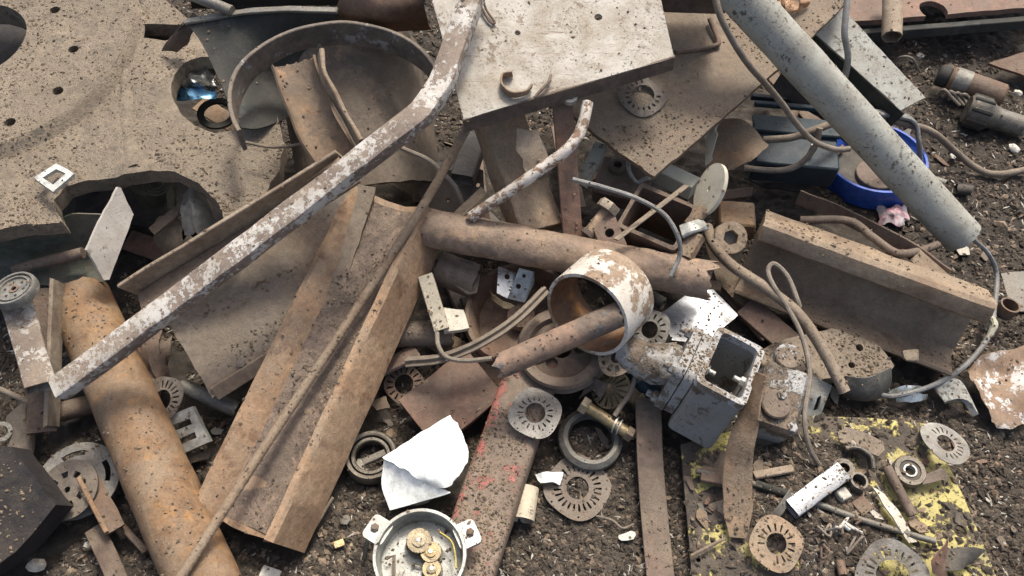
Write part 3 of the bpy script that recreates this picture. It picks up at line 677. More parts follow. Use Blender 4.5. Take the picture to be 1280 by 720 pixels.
mk('rusty_block', warp(tf(frame(P(857, -4, .46), Vector((1, -.06, 0)), Vector((.06, 1, .0))), box(.16, .12, .07, .006)), .003, .05), M['brown'], label='brown rusted block at the top edge right of the white plate', cat='block')
# perforated speckled channel
pH = Plane((1040, 22, .33), (1155, 122, .25), (1100, 135, .24))
t = thing('speckled_channel', 'speckled pale channel strip pointing down right behind the grey pipe', 'channel', P(1080, 90, .2))
mk('top_flange', pl(pH, [(1012, 10), (1056, 14), (1157, 122), (1126, 138), (1010, 34)], (), .006, amp=.0015, grid=.04, bump=.002), M['galv'], t)
mk('side_flange', bar(pH.px(1012, 36) - Vector((0, 0, .045)), pH.px(1126, 137) - Vector((0, 0, .045)), .006, .085, n=10), M['dark'], t)
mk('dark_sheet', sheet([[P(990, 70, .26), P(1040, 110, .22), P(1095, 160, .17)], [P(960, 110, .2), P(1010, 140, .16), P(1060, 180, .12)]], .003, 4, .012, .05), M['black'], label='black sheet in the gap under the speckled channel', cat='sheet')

pb0, pb1 = P(918, -14, .545), P(1203, 296, .135)
mk('grey_pipe', pipe(pb0 + (pb0 - pb1) * .12, pb1, .0415, .005, 36, 40, rag=.004, amp=.0015), M['galv'], label='long mottled grey pipe running from top to right of centre', cat='pipe')

# timber and bars below the white sheet
t = thing('steel_box_beam', 'thick dirt-caked rectangular beam under the front edge of white plate', 'beam', P(640, 220, .2))
mk('beam_body', warp(sweep(rrect(.095, .065, .004, 1), line_path(P(612, 120, .35), P(672, 292, .215), 14), roll=R(12), rag=.01), .003, .05), M['tan'], t)
mk('splinter_plate', pl(Plane((646, 162, .40), (675, 165, .40), (665, 222, .345)), [(646, 161), (660, 163), (673, 163), (676, 175), (684, 195), (690, 212), (676, 224), (661, 222), (653, 208), (654, 198), (645, 188)], (), .012, amp=.003, step=.01, grid=.015, bump=.004, bscale=.03), M['tan'], label='short jagged tan plate lying on the dirt-caked beam', cat='plate')
mk('flat_bar', bar(P(702, 118, .43), P(719, 338, .165), .040, .010, n=12), M['red'], label='upright reddish flat bar between white plate and rusty pipe', cat='bar')
mk('round_nut', put(lathe([(.008, 0), (.015, 0), (.015, .01), (.008, .01)], 20), 712, 124, .43, (0, -.2, 1)), M['alucast'], label='small grey nut at the top end of the upright flat bar', cat='nut')
mk('bent_rod', warp(tube([p for p in smooth_path([P(588, 272, .285), P(640, 237, .335), P(690, 202, .375), P(714, 182, .395), P(727, 160, .41), P(735, 128, .43)], 9)], .0115, .008, 14, rag=.002), .001, .03), M['whiterod'], label='bent thin tube with peeling white paint over the upright flat bar', cat='tube')
mk('wood_scrap', bar(P(566, 278, .26), P(606, 240, .28), .028, .014, roll=R(20), rag=.012), M['woody'], label='short tan stick under the lower end of the bent white rod', cat='stick')
# rusty pipe
mk('rusty_pipe', warp(tube(line_path(P(530, 284, .248), P(884, 350, .205), 40), .039, .032, 36, rag=.03), .003, .025), M['orange'], label='long orange-rusted pipe with ragged right end across the centre', cat='pipe')
# stuff behind the reinforcing bar
mk('hose_ring', rod([P(500, 184, .3), P(535, 200, .31), P(552, 215, .3), P(568, 232, .28), P(578, 255, .25)], .005, 6, 8), M['cable'], label='thin brown cable hanging from the drum section edge', cat='cable')
t = thing('junction_box', 'small dark metal box behind the reinforcing bar top', 'box', P(590, 200, .15))
m = frame(P(588, 205, .2), Vector((1, -.25, 0)), Vector((.3, 1, .1)))
mk('box_shell', tf(m, sweep(rrect(.05, .035, .003, 1), [Vector((0, -.06, .02)), Vector((0, 0, .02)), Vector((0, .06, .02))], rrect(.044, .029, .002, 1))), M['grey'], t)
mk('box_tab', tf(m, sh(box(.05, .02, .003), (-.05, -.02, .0))), M['grey'], t)
pD = Plane((540, 235, .16), (600, 225, .18), (600, 285, .12))
mk('drilled_plate', pl(pD, [(520, 228), (588, 205), (604, 212), (606, 260), (560, 290), (535, 282)], [('c', 575, 219, .007), ('c', 597, 231, .005), ('c', 560, 250, .005)], .01, amp=.003, grid=.03, bump=.003), M['laminate'], label='dark drilled plate in the gap left of the bent white rod', cat='plate')
# cluster right of the bar
t = thing('u_bolt_block', 'brown cast block with a U-bolt and round boss on top', 'block', P(780, 235, .1))
m = frame(P(778, 238, .16), Vector((1, -.3, 0)), Vector((.3, 1, .15)))
mk('block_body', warp(tf(m, box(.12, .10, .05, .005)), .003, .03), M['brown'], t)
mk('round_boss', tf(m, sh(lathe([(.009, 0), (.02, 0), (.02, .012), (.016, .014), (.009, .014)], 24), (-.02, .02, .05))), M['brown'], t)
mk('u_bolt', tf(m, tube(smooth_path([Vector((.0, .045, .05)), Vector((-.002, .04, .085)), Vector((.0, .02, .095)), Vector((.01, -.01, .09)), Vector((.03, -.02, .07)), Vector((.045, -.01, .075)), Vector((.06, .0, .07))], 6), .0045, None, 10)), M['alucast'], t)
mk('creamy_bar', bar(P(726, 232, .22), P(752, 180, .27), .03, .012, roll=R(10)), M['creamgreen'], label='pale green flaking bar beside the upright flat bar', cat='bar')
t = thing('large_bolt', 'rusty hexagon-head bolt with thick collar left of the drilled tab', 'bolt', P(750, 280, .15))
bd = (P(766, 252, .27) - P(735, 292, .235)).normalized()
mk('shank', tube(line_path(P(735, 292, .235), P(762, 258, .262), 6), .0115, None, 16), M['tan'], t)
mk('head', tf(axis_frame(P(757, 263, .26), bd), nprism(.024, .018)), M['bolt'], t)
mk('end_collar', tf(axis_frame(P(733, 295, .232), bd), disc(.015, .012, 16)), M['brown'], t)
pQ = Plane((740, 275, .255), (765, 262, .265), (785, 315, .235))
mk('drilled_tab', pl(pQ, [(738, 275), (766, 262), (788, 318), (756, 322)], [('c', 762, 291, .0095, 20)], .007, amp=.001), M['red'], label='small rusty tab with one round hole above the rusty pipe', cat='tab')
# square hollow section, open end up
t = thing('square_tube_end', 'square brown tube section open towards the viewer above rusty pipe', 'tube section', P(815, 290, .1))
o = P(822, 270, .265); ex = P(848, 300, .262) - P(778, 270, .262); ey = P(838, 228, .285) - P(778, 270, .262)
m = frame(o, ex, ey)
mk('tube_walls', warp(tf(m, sweep(rrect(.128, .112, .008, 2), [Vector((0, 0, -.17 + .17 * i / 6)) for i in range(7)], rrect(.112, .096, .005, 2), up=Vector((0, 1, 0)), rag=.004)), .0015, .04), M['brown'], t)
mk('flat_strip', bar(P(770, 300, .29), P(858, 232, .315), .016, .004, roll=R(35)), M['tan'], label='thin tan strip leaning across the square tube opening', cat='strip')
mk('thick_wire', rod([P(716, 224, .36), P(760, 236, .355), P(800, 250, .345), P(830, 268, .33), P(846, 292, .31), P(850, 318, .275), P(838, 345, .25)], .0045, 7, 8), M['cablegrey'], label='dark arching wire over the square tube opening', cat='wire')
mk('hinge_clip', warp(sweep(rrect(.03, .01, .003, 1), smooth_path([P(852, 290, .265), P(866, 284, .275), P(880, 280, .26)], 4)), .002, .02), M['alucast'], label='small grey clip at the right corner of square tube opening', cat='clip')
mk('side_bracket', bar(P(856, 322, .24), P(872, 294, .26), .03, .02, roll=R(20)), M['tan'], label='short tan bracket right of the square tube opening', cat='bracket')
# cream flange disc and bar
m = axis_frame(P(886, 236, .29), Vector((-.92, .05, .40)), Vector((0, 0, 1)))
t = thing('cream_flange', 'oval cream painted flange disc standing on edge', 'flange', P(886, 250, .22))
mk('disc', tf(m, plate(circ(0, 0, .054, 36), [circ(0, 0, .006, 12), circ(.03, .01, .004, 10), circ(-.03, -.01, .004, 10)], .008)), M['cream'], t)
mk('cream_bar', bar(P(822, 214, .2), P(868, 236, .2), .045, .035, roll=R(10)), M['creamgreen'], label='pale green flaking bar behind the cream flange disc', cat='bar')
mk('stub_pipe', pipe(P(862, 282, .255), P(879, 262, .27), .014, .003, 5, 16), M['tan'], label='short tan sleeve below the cream flange disc', cat='sleeve')
# fan-shaped brown sheet
mk('fan_plate', sheet([[P(897, 150, .22), P(928, 150, .24), P(960, 182, .21)], [P(888, 182, .2), P(920, 184, .21), P(942, 198, .2)], [P(886, 210, .18), P(905, 213, .18), P(916, 211, .18)]], .003, 5, .003, .05, torn=.004), M['rustplate'], label='fan-shaped brown sheet between brown plate and blue rim', cat='sheet')
mk('torn_edge', sheet([[P(880, 160, .25), P(898, 148, .27)], [P(884, 185, .23), P(896, 176, .25)], [P(880, 208, .21), P(890, 200, .22)]], .004, 4, .008, .02), M['cream'], label='torn pale sheet edge left of the fan-shaped sheet', cat='sheet')
# dark transformer with cables
t = thing('transformer', 'dark blue-green steel casing half hidden below the fan-shaped sheet', 'casing', P(985, 200, .05))
m = frame(P(985, 205, .09), Vector((1, -.12, 0)), Vector((.12, 1, .1)))
mk('casing', tf(m, box(.19, .12, .07, .004)), M['bluegrey'], t)
mk('lid', tf(m, sh(box(.20, .05, .012, .003), (0, .05, .07))), M['bluegrey'], t)
mk('stud', tf(m, sh(disc(.006, .03, 12), (.03, -.02, .07))), M['alucast'], t)
mk('slat', tf(m, sh(box(.19, .012, .014, .002), (-.0, .11, .07))), M['bluegrey'], t)
mk('slat', tf(m, sh(box(.18, .012, .014, .002), (-.01, .14, .06))), M['bluegrey'], t)
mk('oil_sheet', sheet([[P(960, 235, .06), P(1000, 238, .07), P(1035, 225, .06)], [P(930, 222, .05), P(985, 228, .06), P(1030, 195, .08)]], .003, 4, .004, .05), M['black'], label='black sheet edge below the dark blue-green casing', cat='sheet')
mk('thick_cable', rod([P(930, 210, .14), P(975, 213, .15), P(1000, 205, .17), P(1018, 185, .21), P(1025, 160, .25)], .007, 6, 10), M['cable'], label='brown cable curving over the dark blue-green casing', cat='cable')
mk('thick_cable', rod([P(955, 175, .2), P(990, 172, .22), P(1025, 160, .24), P(1080, 142, .22), P(1120, 152, .18), P(1165, 165, .12), P(1195, 190, .06), P(1222, 211, .035), P(1250, 218, .03), P(1300, 208, .03)], .0085, 8, 10), M['cable'], label='long brown cable snaking to the right edge over soil', cat='cable')
mk('thin_cable', rod([P(892, -10, .66), P(905, 30, .62), P(935, 80, .55), P(970, 120, .46), P(1000, 160, .38), P(1020, 178, .345), P(1045, 187, .34), P(1062, 186, .34)], .006, 8, 10), M['cable'], label='thin brown cable running along under the long grey pipe', cat='cable')
mk('flat_hose', warp(sweep(rrect(.024, .009, .004, 2), smooth_path([P(1062, 135, .2), P(1085, 140, .23), P(1115, 143, .2), P(1142, 152, .17), P(1149, 180, .13), P(1150, 215, .06)], 7)), .002, .03), M['cablegrey'], label='flattened grey hose bending down behind the blue rim', cat='hose')
mk('black_cable', rod([P(1060, -10, .5), P(1056, 40, .45), P(1060, 75, .4), P(1052, 110, .34), P(1040, 135, .3)], .007, 6, 10), M['cablegrey'], label='grey cable hanging over the speckled channel', cat='cable')
# blue wheel rim
t = thing('blue_wheel_rim', 'bright blue enamelled round rim under the long grey pipe', 'rim', P(1090, 208, .0))
m = axis_frame(P(1090, 205, .05), Vector((-.02, .03, 1)), Vector((0, 1, 0))); br = .122
mk('rim_wall', tf(m, lathe([(br - .035, -.02), (br - .03, .0), (br - .008, .02), (br - .006, .028), (br, .028), (br + .003, .02), (br - .004, -.02), (br - .004, -.035), (br - .036, -.035)], 56)), M['blue'], t)
mk('rim_floor', tf(m, sh(disc(br - .03, .006, 40), (0, 0, -.030))), M['rubber'], t)
mk('centre_plate', tf(m, sh(disc(.05, .012, 28), (.012, -.02, -.024))), M['brown'], t)
# ------------------------------------------------------------------ right edge
pE = Plane((1060, 30, .12), (1280, 8, .12), (1160, -20, .12))
t = thing('far_plate', 'flat brown plate with oval hole along the upper right edge', 'plate', P(1170, 15, .08))
mk('sheet_face', pl(pE, [(1052, 34), (1068, 27), (1300, 8), (1340, -80), (1040, -80)], [('c', 1167, 12, .038, 26)], .016, amp=.002, grid=.06, bump=.003), M['red'], t)
mk('edge_rail', bar(P(1060, 46, .085), P(1310, 26, .085), .02, .03), M['dark'], t)
mk('pipe_stub', pipe(P(1116, -20, .2), P(1115, 46, .16), .025, .003, 8, 22), M['tan'], label='short upright brown tube at the top right edge', cat='tube')
t = thing('motor_armature', 'dirty motor armature with grey shaft on the soil near right edge', 'motor', P(1230, 150, 0))
d0, d1 = P(1208, 136, .05), P(1274, 157, .04)
dv = (d1 - d0).normalized(); m = axis_frame(d0, dv)
mk('core', tf(m, lathe([(.001, 0), (.034, 0), (.041, .008), (.041, .05), (.030, .065), (.03, .075), (.001, .075)], 20, False)), M['bearing'], t)
mk('neck', tf(m, sh(disc(.027, .07, 20), (0, 0, .072))), M['grey'], t)
mk('end_cap', tf(m, sh(disc(.023, .012, 20), (0, 0, .14))), M['alucast'], t)
for k in range(8):
    an = k * math.pi / 4; mk('winding', tf(m, sh(tf(Matrix.Rotation(an, 4, 'Z'), box(.018, .012, .05, .003)), (.035 * math.cos(an), .035 * math.sin(an), .004))), M['dark'], t)
t = thing('cylindrical_motor', 'dark cylindrical motor casing with pale label behind the armature', 'motor', P(1210, 110, 0))
d0, d1 = P(1186, 98, .05), P(1254, 122, .045); dv = (d1 - d0); m = axis_frame(d0, dv)
mk('casing', tf(m, disc(.034, dv.length, 24, .005)), M['brown'], t)
mk('cap', tf(m, sh(disc(.028, .03, 20, .004), (0, 0, -.03))), M['dark'], t)
mk('label_patch', warp(tf(m, lathe([(.0345, .01), (.0355, .01), (.0355, .05), (.0345, .05)], 24)), .0, 1), M['grey'], t)
mk('wire_bundle', join(*[rod([P(1172 + k * 7, 118 + k * 3, .03), P(1180 + k * 8, 112 + k * 2, .06), P(1190 + k * 7, 122, .05), P(1200 + k * 5, 132, .04)], .004, 5, 7) for k in range(4)]), M['cable'], label='bundle of short wires between the armature and dark casing', cat='wires')
mk('steel_scrap', pl(Plane((1236, 78, .05), (1300, 60, .06), (1290, 96, .04)), [(1236, 79), (1310, 55), (1320, 105), (1288, 97)], (), .008, amp=.002), M['brown'], label='flat brown plate at the right edge above the motor armature', cat='plate')
mk('copper_loop', rod([P(1118, 82, .04), P(1125, 72, .09), P(1140, 73, .1), P(1150, 90, .04)], .003), M['cable'], label='small wire loop on the soil below the upright brown tube', cat='wire')
mk('shell_stub', pipe(P(1196, 236, .025), P(1214, 238, .025), .013, .002, 4, 16), M['rubber'], label='dark tube stub at the lower right of grey pipe', cat='tube')
mk('grey_plug', pipe(P(1158, 222, .03), P(1182, 230, .03), .010, .004, 4, 14), M['grey'], label='small grey plug touching the right side of grey pipe', cat='plug')
for (u, v, s) in ((1268, 185, 12), (1150, 70, 9), (1272, 116, 10), (1205, 290, 7), (1192, 195, 8)):
    mk('pale_chip', put(lump(S(u, v, .02, s * .6), u, 2, .5), u, v, .022, (.1, 0, 1), u), M['chip'], label='pale chip lying on the dark soil near the right edge', cat='chip', group='pale chips near the right edge')
mk('wrapper', sheet([[P(1096, 258, .03), P(1112, 260, .04), P(1134, 256, .02)], [P(1098, 270, .02), P(1116, 268, .045), P(1136, 275, .02)], [P(1098, 282, .015), P(1112, 280, .03), P(1128, 282, .015)]], .001, 6, .010, .018), M['pink'], label='pinkish printed wrapper below the blue rim', cat='wrapper')

# right channel beam
a, b = P(936, 322, .13), P(1210, 424, .10)
cb = [(-.058, -.072), (-.05, -.078), (.03, -.078), (.036, -.072), (.034, -.066), (-.018, -.058), (-.034, -.046), (-.036, .040), (-.024, .052), (.034, .056), (.044, .062), (.047, .074), (.045, .094), (.036, .102), (-.044, .098), (-.058, .088)]
cb = [(x, y) for x, y in cb]
t = thing('short_channel_beam', 'short brown channel beam lying on its side at right of centre', 'beam', P(1070, 360, 0))
mk('channel_body', warp(sweep(cb, line_path(a, b, 26), roll=R(28), rag=.008), .002, .08), M['tan'], t)
mk('angle_offcut', warp(sweep(rrect(.006, .034, .001, 1), smooth_path([P(998, 246, .14), P(1060, 272, .155), P(1130, 308, .17), P(1182, 345, .155)], 5), roll=R(25)), .002, .05), M['brown'], label='long thin brown strip lying over the short channel beam', cat='strip')
mk('square_offcut', bar(P(1142, 320, .175), P(1178, 352, .155), .036, .012, roll=R(-10)), M['tan'], label='short flat bar end resting on the short channel beam', cat='bar')
mk('flexible_conduit', rebar([P(1000, 275, .17), P(1060, 276, .185), P(1090, 296, .19), P(1120, 316, .185), P(1148, 314, .175), P(1172, 306, .15)], .0085, 60), M['brown'], label='rusty ribbed conduit lying over the short channel beam', cat='conduit')
mk('brown_block', warp(tf(frame(P(916, 284, .1), Vector((1, -.1, 0)), Vector((.1, 1, 0))), box(.08, .07, .05, .004)), .003, .03), M['tan'], label='small tan block behind the hexagon socket boss', cat='block')
t = thing('socket_screw', 'large rusty screw head with hexagon socket beside channel beam', 'screw', P(912, 300, .1))
m = axis_frame(P(911, 298, .165), Vector((-.05, -.55, .85)), Vector((0, 1, 0)))
hx = [(.0165 * math.cos(R(60 * k + 15)), .0165 * math.sin(R(60 * k + 15))) for k in range(6)]
mk('head', tf(m, sh(plate(circ(0, 0, .034, 36), [hx], .045), (0, 0, .022))), M['tan'], t)
mk('socket_floor', tf(m, disc(.02, .004, 18)), M['grey'], t)
mk('curved_pipe', warp(tube(smooth_path([P(884, 284, .16), P(892, 306, .17), P(915, 332, .17), P(960, 362, .175), P(1000, 395, .165), P(1030, 440, .135), P(1056, 490, .10)], 8), .0115, .0085, 14), .0008, .03), M['tan'], label='bent brown tube running from the socket screw down right', cat='tube')
mk('flat_tab', pl(Plane((905, 300, .07), (950, 345, .06), (900, 360, .05)), [(880, 300), (905, 308), (960, 372), (930, 385), (896, 352)], (), .01, amp=.002), M['tan'], label='tan plate tab under the socket screw', cat='tab')
mk('looped_cable', rod([P(1030, 590, .05), P(1012, 560, .10), P(1006, 520, .13), P(1012, 470, .14), P(1004, 425, .16), P(985, 385, .175), P(966, 355, .19), P(960, 338, .195), P(968, 330, .20), P(984, 345, .19), P(996, 372, .18), P(1000, 384, .17)], .005, 9, 8), M['cable'], label='brown cable loop hanging down over the bent brown tube', cat='cable')
mk('blue_cable', rod([P(1216, 298, .14), P(1236, 318, .10), P(1246, 345, .06), P(1243, 385, .06), P(1236, 420, .06), P(1205, 458, .05), P(1165, 482, .04), P(1118, 495, .035), P(1098, 492, .03)], .0052, 8, 8), M['cablegrey'], label='grey-blue cable curving around the end of the channel beam', cat='cable')
t = thing('tube_cap', 'small dark round cup at the right end of channel beam', 'cup', P(1254, 390, 0))
mk('cup_wall', put(lathe([(.016, 0), (.020, 0), (.021, .03), (.017, .03)], 24), 1254, 392, .04, (.1, .1, 1)), M['brown'], t)
mk('cup_floor', put(disc(.017, .004, 20), 1254, 392, .045, (.1, .1, 1)), M['rubber'], t)
mk('tape_knot', rod([P(1240, 398, .06), P(1244, 406, .07), P(1240, 414, .065), P(1237, 420, .06)], .006, 4, 8), M['creamgreen'], label='pale tape knot on the grey-blue cable', cat='tape')
mk('foil_sheet', sheet([[P(1208, 462, .03), P(1240, 440, .05), P(1300, 428, .05)], [P(1222, 490, .04), P(1250, 470, .02), P(1300, 470, .05)], [P(1236, 522, .03), P(1262, 512, .03), P(1300, 520, .05)], [P(1252, 534, .02), P(1280, 530, .03), P(1310, 540, .02)]], .001, 6, .012, .05, torn=.006), mat('rust_stained_sheet', (.27, .18, .12), (.2, .13, .09), paint=(.56, .54, .5), cover=.54, ps=14, dust=.3, speck=.2), label='rust-stained white crumpled sheet at the right edge', cat='sheet')
mk('flat_stone', sheet([[P(1166, 484, .02), P(1190, 476, .035), P(1206, 500, .02)], [P(1180, 505, .02), P(1200, 500, .03), P(1216, 522, .02)]], .012, 4, .004, .03), M['galv'], label='small pale slab on the soil left of the rust-stained sheet', cat='slab')
mk('steel_sheet_piece', pl(Plane((1255, 345, .01), (1300, 340, .015), (1290, 385, .01)), [(1252, 342), (1310, 336), (1310, 392), (1262, 388)], (), .004, amp=.004), M['grey'], label='flat grey sheet piece at the right edge beside the small cup', cat='sheet')

# ------------------------------------------------------------------ centre: hub, ring, pipe, grey gear box
t = thing('wheel_hub', 'rusty wheel drum with dirt inside under the rusty pipe', 'wheel', P(640, 400, .02))
m = axis_frame(P(652, 398, .105), Vector((-.1, -.1, 1)), Vector((0, 1, 0))); w = .118
mk('drum', warp(tf(m, lathe([(.02, -.01), (.09, -.01), (.098, .02), (w - .012, .034), (w - .004, .034), (w, .026), (w, -.05), (w - .01, -.055), (.02, -.055)], 56)), .002, .05), M['brown'], t)
mk('hub_cap', tf(m, lathe([(.002, .0), (.03, .0), (.028, .016), (.02, .02), (.002, .02)], 28, False)), M['scale'], t)
t = thing('pulley_wheel', 'grooved grey-brown pulley rim below the ring and stub pipe', 'pulley', P(700, 445, .05))
m = axis_frame(P(702, 436, .125), Vector((-.05, -.12, 1)), Vector((0, 1, 0))); w = .088
mk('rim', warp(tf(m, lathe([(w - .03, -.005), (w - .022, .012), (w - .004, .012), (w, .006), (w - .012, -.002), (w - .012, -.01), (w, -.018), (w - .004, -.024), (w - .03, -.02)], 56)), .001, .05), M['laminate'], t)
mk('web_disc', tf(m, plate(circ(0, 0, w - .024, 40), [circ(0, 0, .02, 20), circ(.036, 0, .012, 14), circ(-.02, .03, .012, 14), circ(-.02, -.03, .012, 14)], .008)), M['brown'], t)
t = thing('cast_lug', 'grey-brown cast cylinder with a drilled lug under the rusty pipe', 'casting', P(575, 345, .05))
mk('barrel', warp(pipe(P(548, 335, .15), P(596, 352, .14), .036, .008, 8, 24), .002, .03), M['laminate'], t)
pG = Plane((565, 335, .17), (595, 335, .17), (580, 365, .15))
mk('lug', pl(pG, [(561, 336), (570, 324), (590, 326), (600, 345), (596, 366), (584, 368), (564, 352)], [('c', 578, 347, .0105, 18)], .02, amp=.001), M['laminate'], t)
# bright bracket
t = thing('bright_bracket', 'shiny folded metal bracket with holes on the wheel drum', 'bracket', P(645, 355, .12))
p1 = Plane((622, 334, .18), (648, 342, .165), (632, 372, .155))
mk('left_plate', pl(p1, [(623, 333), (648, 342), (634, 373), (621, 366)], [('c', 634, 346, .006, 12)], .0022), M['alu'], t)
p2 = Plane((648, 336, .185), (668, 340, .185), (650, 368, .15))
mk('right_plate', pl(p2, [(649, 335), (668, 340), (666, 352), (655, 378), (634, 373)], [('c', 655, 345, .004, 10), ('c', 648, 358, .0055, 12)], .0022), M['alucast'], t)
mk('side_flap', sheet([[P(668, 340, .187), P(668, 354, .18)], [P(664, 358, .165), P(656, 378, .155)]], .002, 3), M['alu'], t)
mk('yellow_leaf', sheet([[P(612, 362, .16), P(622, 372, .165), P(645, 384, .155)], [P(616, 376, .15), P(628, 384, .155), P(640, 388, .15)]], .001, 4, .006, .02), M['brass'], label='small yellow-brown leaf scrap below the shiny bracket', cat='scrap')
# cream bracket
t = thing('cream_bracket', 'chipped cream L-shaped bracket right of the channel beam', 'bracket', P(550, 390, .05))
mk('upright', bar(P(532, 345, .19), P(552, 412, .15), .03, .02, roll=R(-12), rag=.008), M['cream'], t)
mk('foot', pl(Plane((550, 385, .155), (585, 390, .15), (560, 412, .145)), [(548, 384), (580, 388), (586, 410), (556, 415)], (), .014, amp=.002), M['cream'], t)
mk('pipe_stub', pipe(P(490, 418, .09), P(566, 416, .10), .027, .004, 8, 24), M['brown'], label='brown tube stub crossing under the cream bracket', cat='tube')
# angle-shaped trim
mk('rubber_trim', warp(sweep([(-.011, -.004), (.011, -.004), (.011, .0), (.004, .001), (.003, .008), (-.003, .008), (-.004, .001), (-.011, 0)], smooth_path([P(508, 452, .14), P(552, 447, .16), P(600, 428, .185), P(645, 398, .20), P(682, 362, .205)], 8)), .001, .05), M['cable'], label='curved brown trim strip sweeping over the wheel drum', cat='strip')
mk('bent_wire', rod([P(546, 416, .165), P(548, 432, .17), P(558, 446, .175), P(580, 451, .18), P(615, 448, .185)], .0045, 6, 8), M['cable'], label='bent wire from the cream bracket to the stub pipe', cat='wire')
# ring (cut pipe section)
t = thing('pipe_ring', 'wide ring cut from pipe with white splashes on orange rust', 'ring', P(750, 390, .13))
axr = (P(773, 352, .262) - P(737, 392, .235)); m = axis_frame(P(733, 394, .245), Vector((.60, .80, -.28)))
rw = .088; rl = .10
mk('ring_wall', warp(tf(m, lathe([(rw - .007, 0), (rw - .0005, 0), (rw, .001), (rw, rl), (rw - .007, rl), (rw - .0075, .05)], 64)), .001, .06), M['whitering'], t)
mk('inner_lining', warp(tf(m, lathe([(rw - .0078, .001), (rw - .0074, .001), (rw - .0074, rl - .001), (rw - .0085, rl - .001)], 64)), .001, .06), M['ringin'], t)
# stub pipe through the ring
mk('stub_pipe', warp(tube(line_path(P(624, 458, .215), P(776, 392, .275), 16), .0235, .0195, 28, rag=.02), .001, .03), mat('scorched_pipe', (.30, .15, .085), (.15, .1, .075), paint=(.12, .12, .118), cover=.48, ps=7, dust=.15, speck=.3, prough=.35, pmetal=.4), label='scorched stub pipe pushed through the wide ring', cat='pipe')
# bright sheet behind gear box
mk('bright_sheet', pl(Plane((870, 365, .12), (922, 392, .11), (830, 410, .12)), [(826, 392), (866, 362), (892, 362), (923, 394), (880, 430), (840, 425)], (), .003, amp=.001, grid=.02, bump=.004, bscale=.05), mat('bright_grey_sheet', (.36, .38, .39), (.29, .31, .32), sat=1, dust=.2, metal=.5, rough=.35, speck=.5, bump=.15), label='bright grey sheet behind the grey gear box', cat='sheet')
mk('lamination', put(lam(.042, 16, .42, (.52, .8), .05, 4, seed=21), 812, 412, .15, (-.5, -.3, 1), .3), M['lamgrey'], label='grey slotted lamination squeezed behind the gear box neck', cat='lamination')

# grey cast gear box
t = thing('grey_gear_box', 'grey painted cast box with open square mouth and bolted flange', 'gear box', P(880, 500, .02))
tl = P(870, 477, .235); tr = P(933, 503, .235); bl = P(833, 533, .095)
axd = (bl - tl).normalized(); rx = (tr - tl); rx = (rx - axd * rx.dot(axd)).normalized(); ez = rx.cross(axd)
if ez.y < 0: ez = -ez
Wd = (tr - tl).length; Dp = .158; Hg = (bl - tl).length
cen = tl + rx * Wd / 2 + ez * Dp / 2
m = Matrix((rx, ez, -axd)).transposed().to_4x4(); m.translation = cen
if m.to_3x3().determinant() < 0: m = Matrix((ez, rx, -axd)).transposed().to_4x4(); m.translation = cen; Wd, Dp = Dp, Wd
swap = abs((m.to_3x3() @ Vector((1, 0, 0))).dot(rx)) < .5
zs = [Vector((0, 0, -Hg + (Hg - .0) * i / 6)) for i in range(7)]
def boxprof(k): return rrect(Wd + k, Dp + k, .012, 3)
mk('box_walls', warp(tf(m, sweep(boxprof(0), zs, boxprof(-.014), up=Vector((0, 1, 0)))), .0008, .04), M['greybox'], t)
rim = sweep(boxprof(.004), [Vector((0, 0, -.012)), Vector((0, 0, -.002)), Vector((0, 0, .003))], boxprof(-.018), up=Vector((0, 1, 0)))
mk('rim', warp(tf(m, rim), .001, .02), M['greycast'], t)
mk('box_floor', tf(m, sh(plate(rrect(Wd - .012, Dp - .012, .008), (), .004), (0, 0, -Hg + .014))), M['greybox'], t)
yv = Vector((1, 0, 0)) if swap else Vector((0, 1, 0)); xv = Vector((0, 1, 0)) if swap else Vector((1, 0, 0))
hx_, hy_ = (Dp, Wd) if swap else (Wd, Dp)
def L_(x, y, z): return xv * x + yv * y + Vector((0, 0, z))
for (x, y, z, dx) in ((-hx_ * .42, -hy_ * .06, -.03, 1), (hx_ * .43, hy_ * .04, -.03, -1)):
    v = tf(axis_frame(L_(x, y, z), xv * dx), join(nprism(.010, .010), sh(disc(.0055, .014, 12), (0, 0, .009))))
    mk('inner_bolt', tf(m, v), M['alucast'], t)
mk('inner_shaft', tf(m, tube(line_path(L_(-hx_ * .42, -hy_ * .37, -.022), L_(hx_ * .42, -hy_ * .37, -.022), 4), .011, None, 16)), M['greycast'], t)
# bolted flange on the left side of the box
fl = axis_frame(m @ L_(-hx_ / 2 - .002, 0, -Hg * .48), m.to_3x3() @ (-xv), m.to_3x3() @ Vector((0, 0, 1)))
mk('flange', warp(tf(fl, join(sh(plate(rrect(.135, .125, .02, 4), (), .018), (0, 0, .018)), sh(plate(rrect(.138, .128, .02, 4), (), .018), (0, 0, .038)))), .001, .03), M['greycast'], t)
for (x, y) in ((-.052, -.046), (.052, -.046), (-.052, .046), (.052, .046)):
    mk('flange_bolt', tf(fl, sh(join(nprism(.012, .011), sh(disc(.007, .012, 12), (0, 0, .011))), (x, y, .038))), M['greycast'], t)
f0 = fl @ Vector((0, 0, .036)); nk = [f0, f0.lerp(P(808, 452, .17), .5), P(808, 452, .17), P(782, 436, .165)]
mk('neck', warp(tube(smooth_path(nk, 8), .043, None, 32, scf=lambda s: 1.0 - .22 * s), .005, .018), M['mudcast'], t)
mk('open_collar', put(lathe([(.02, -.012), (.03, -.012), (.032, .0), (.026, .004), (.02, .002)], 24), 776, 446, .165, (-.3, -.5, .8)), M['cream'], t)
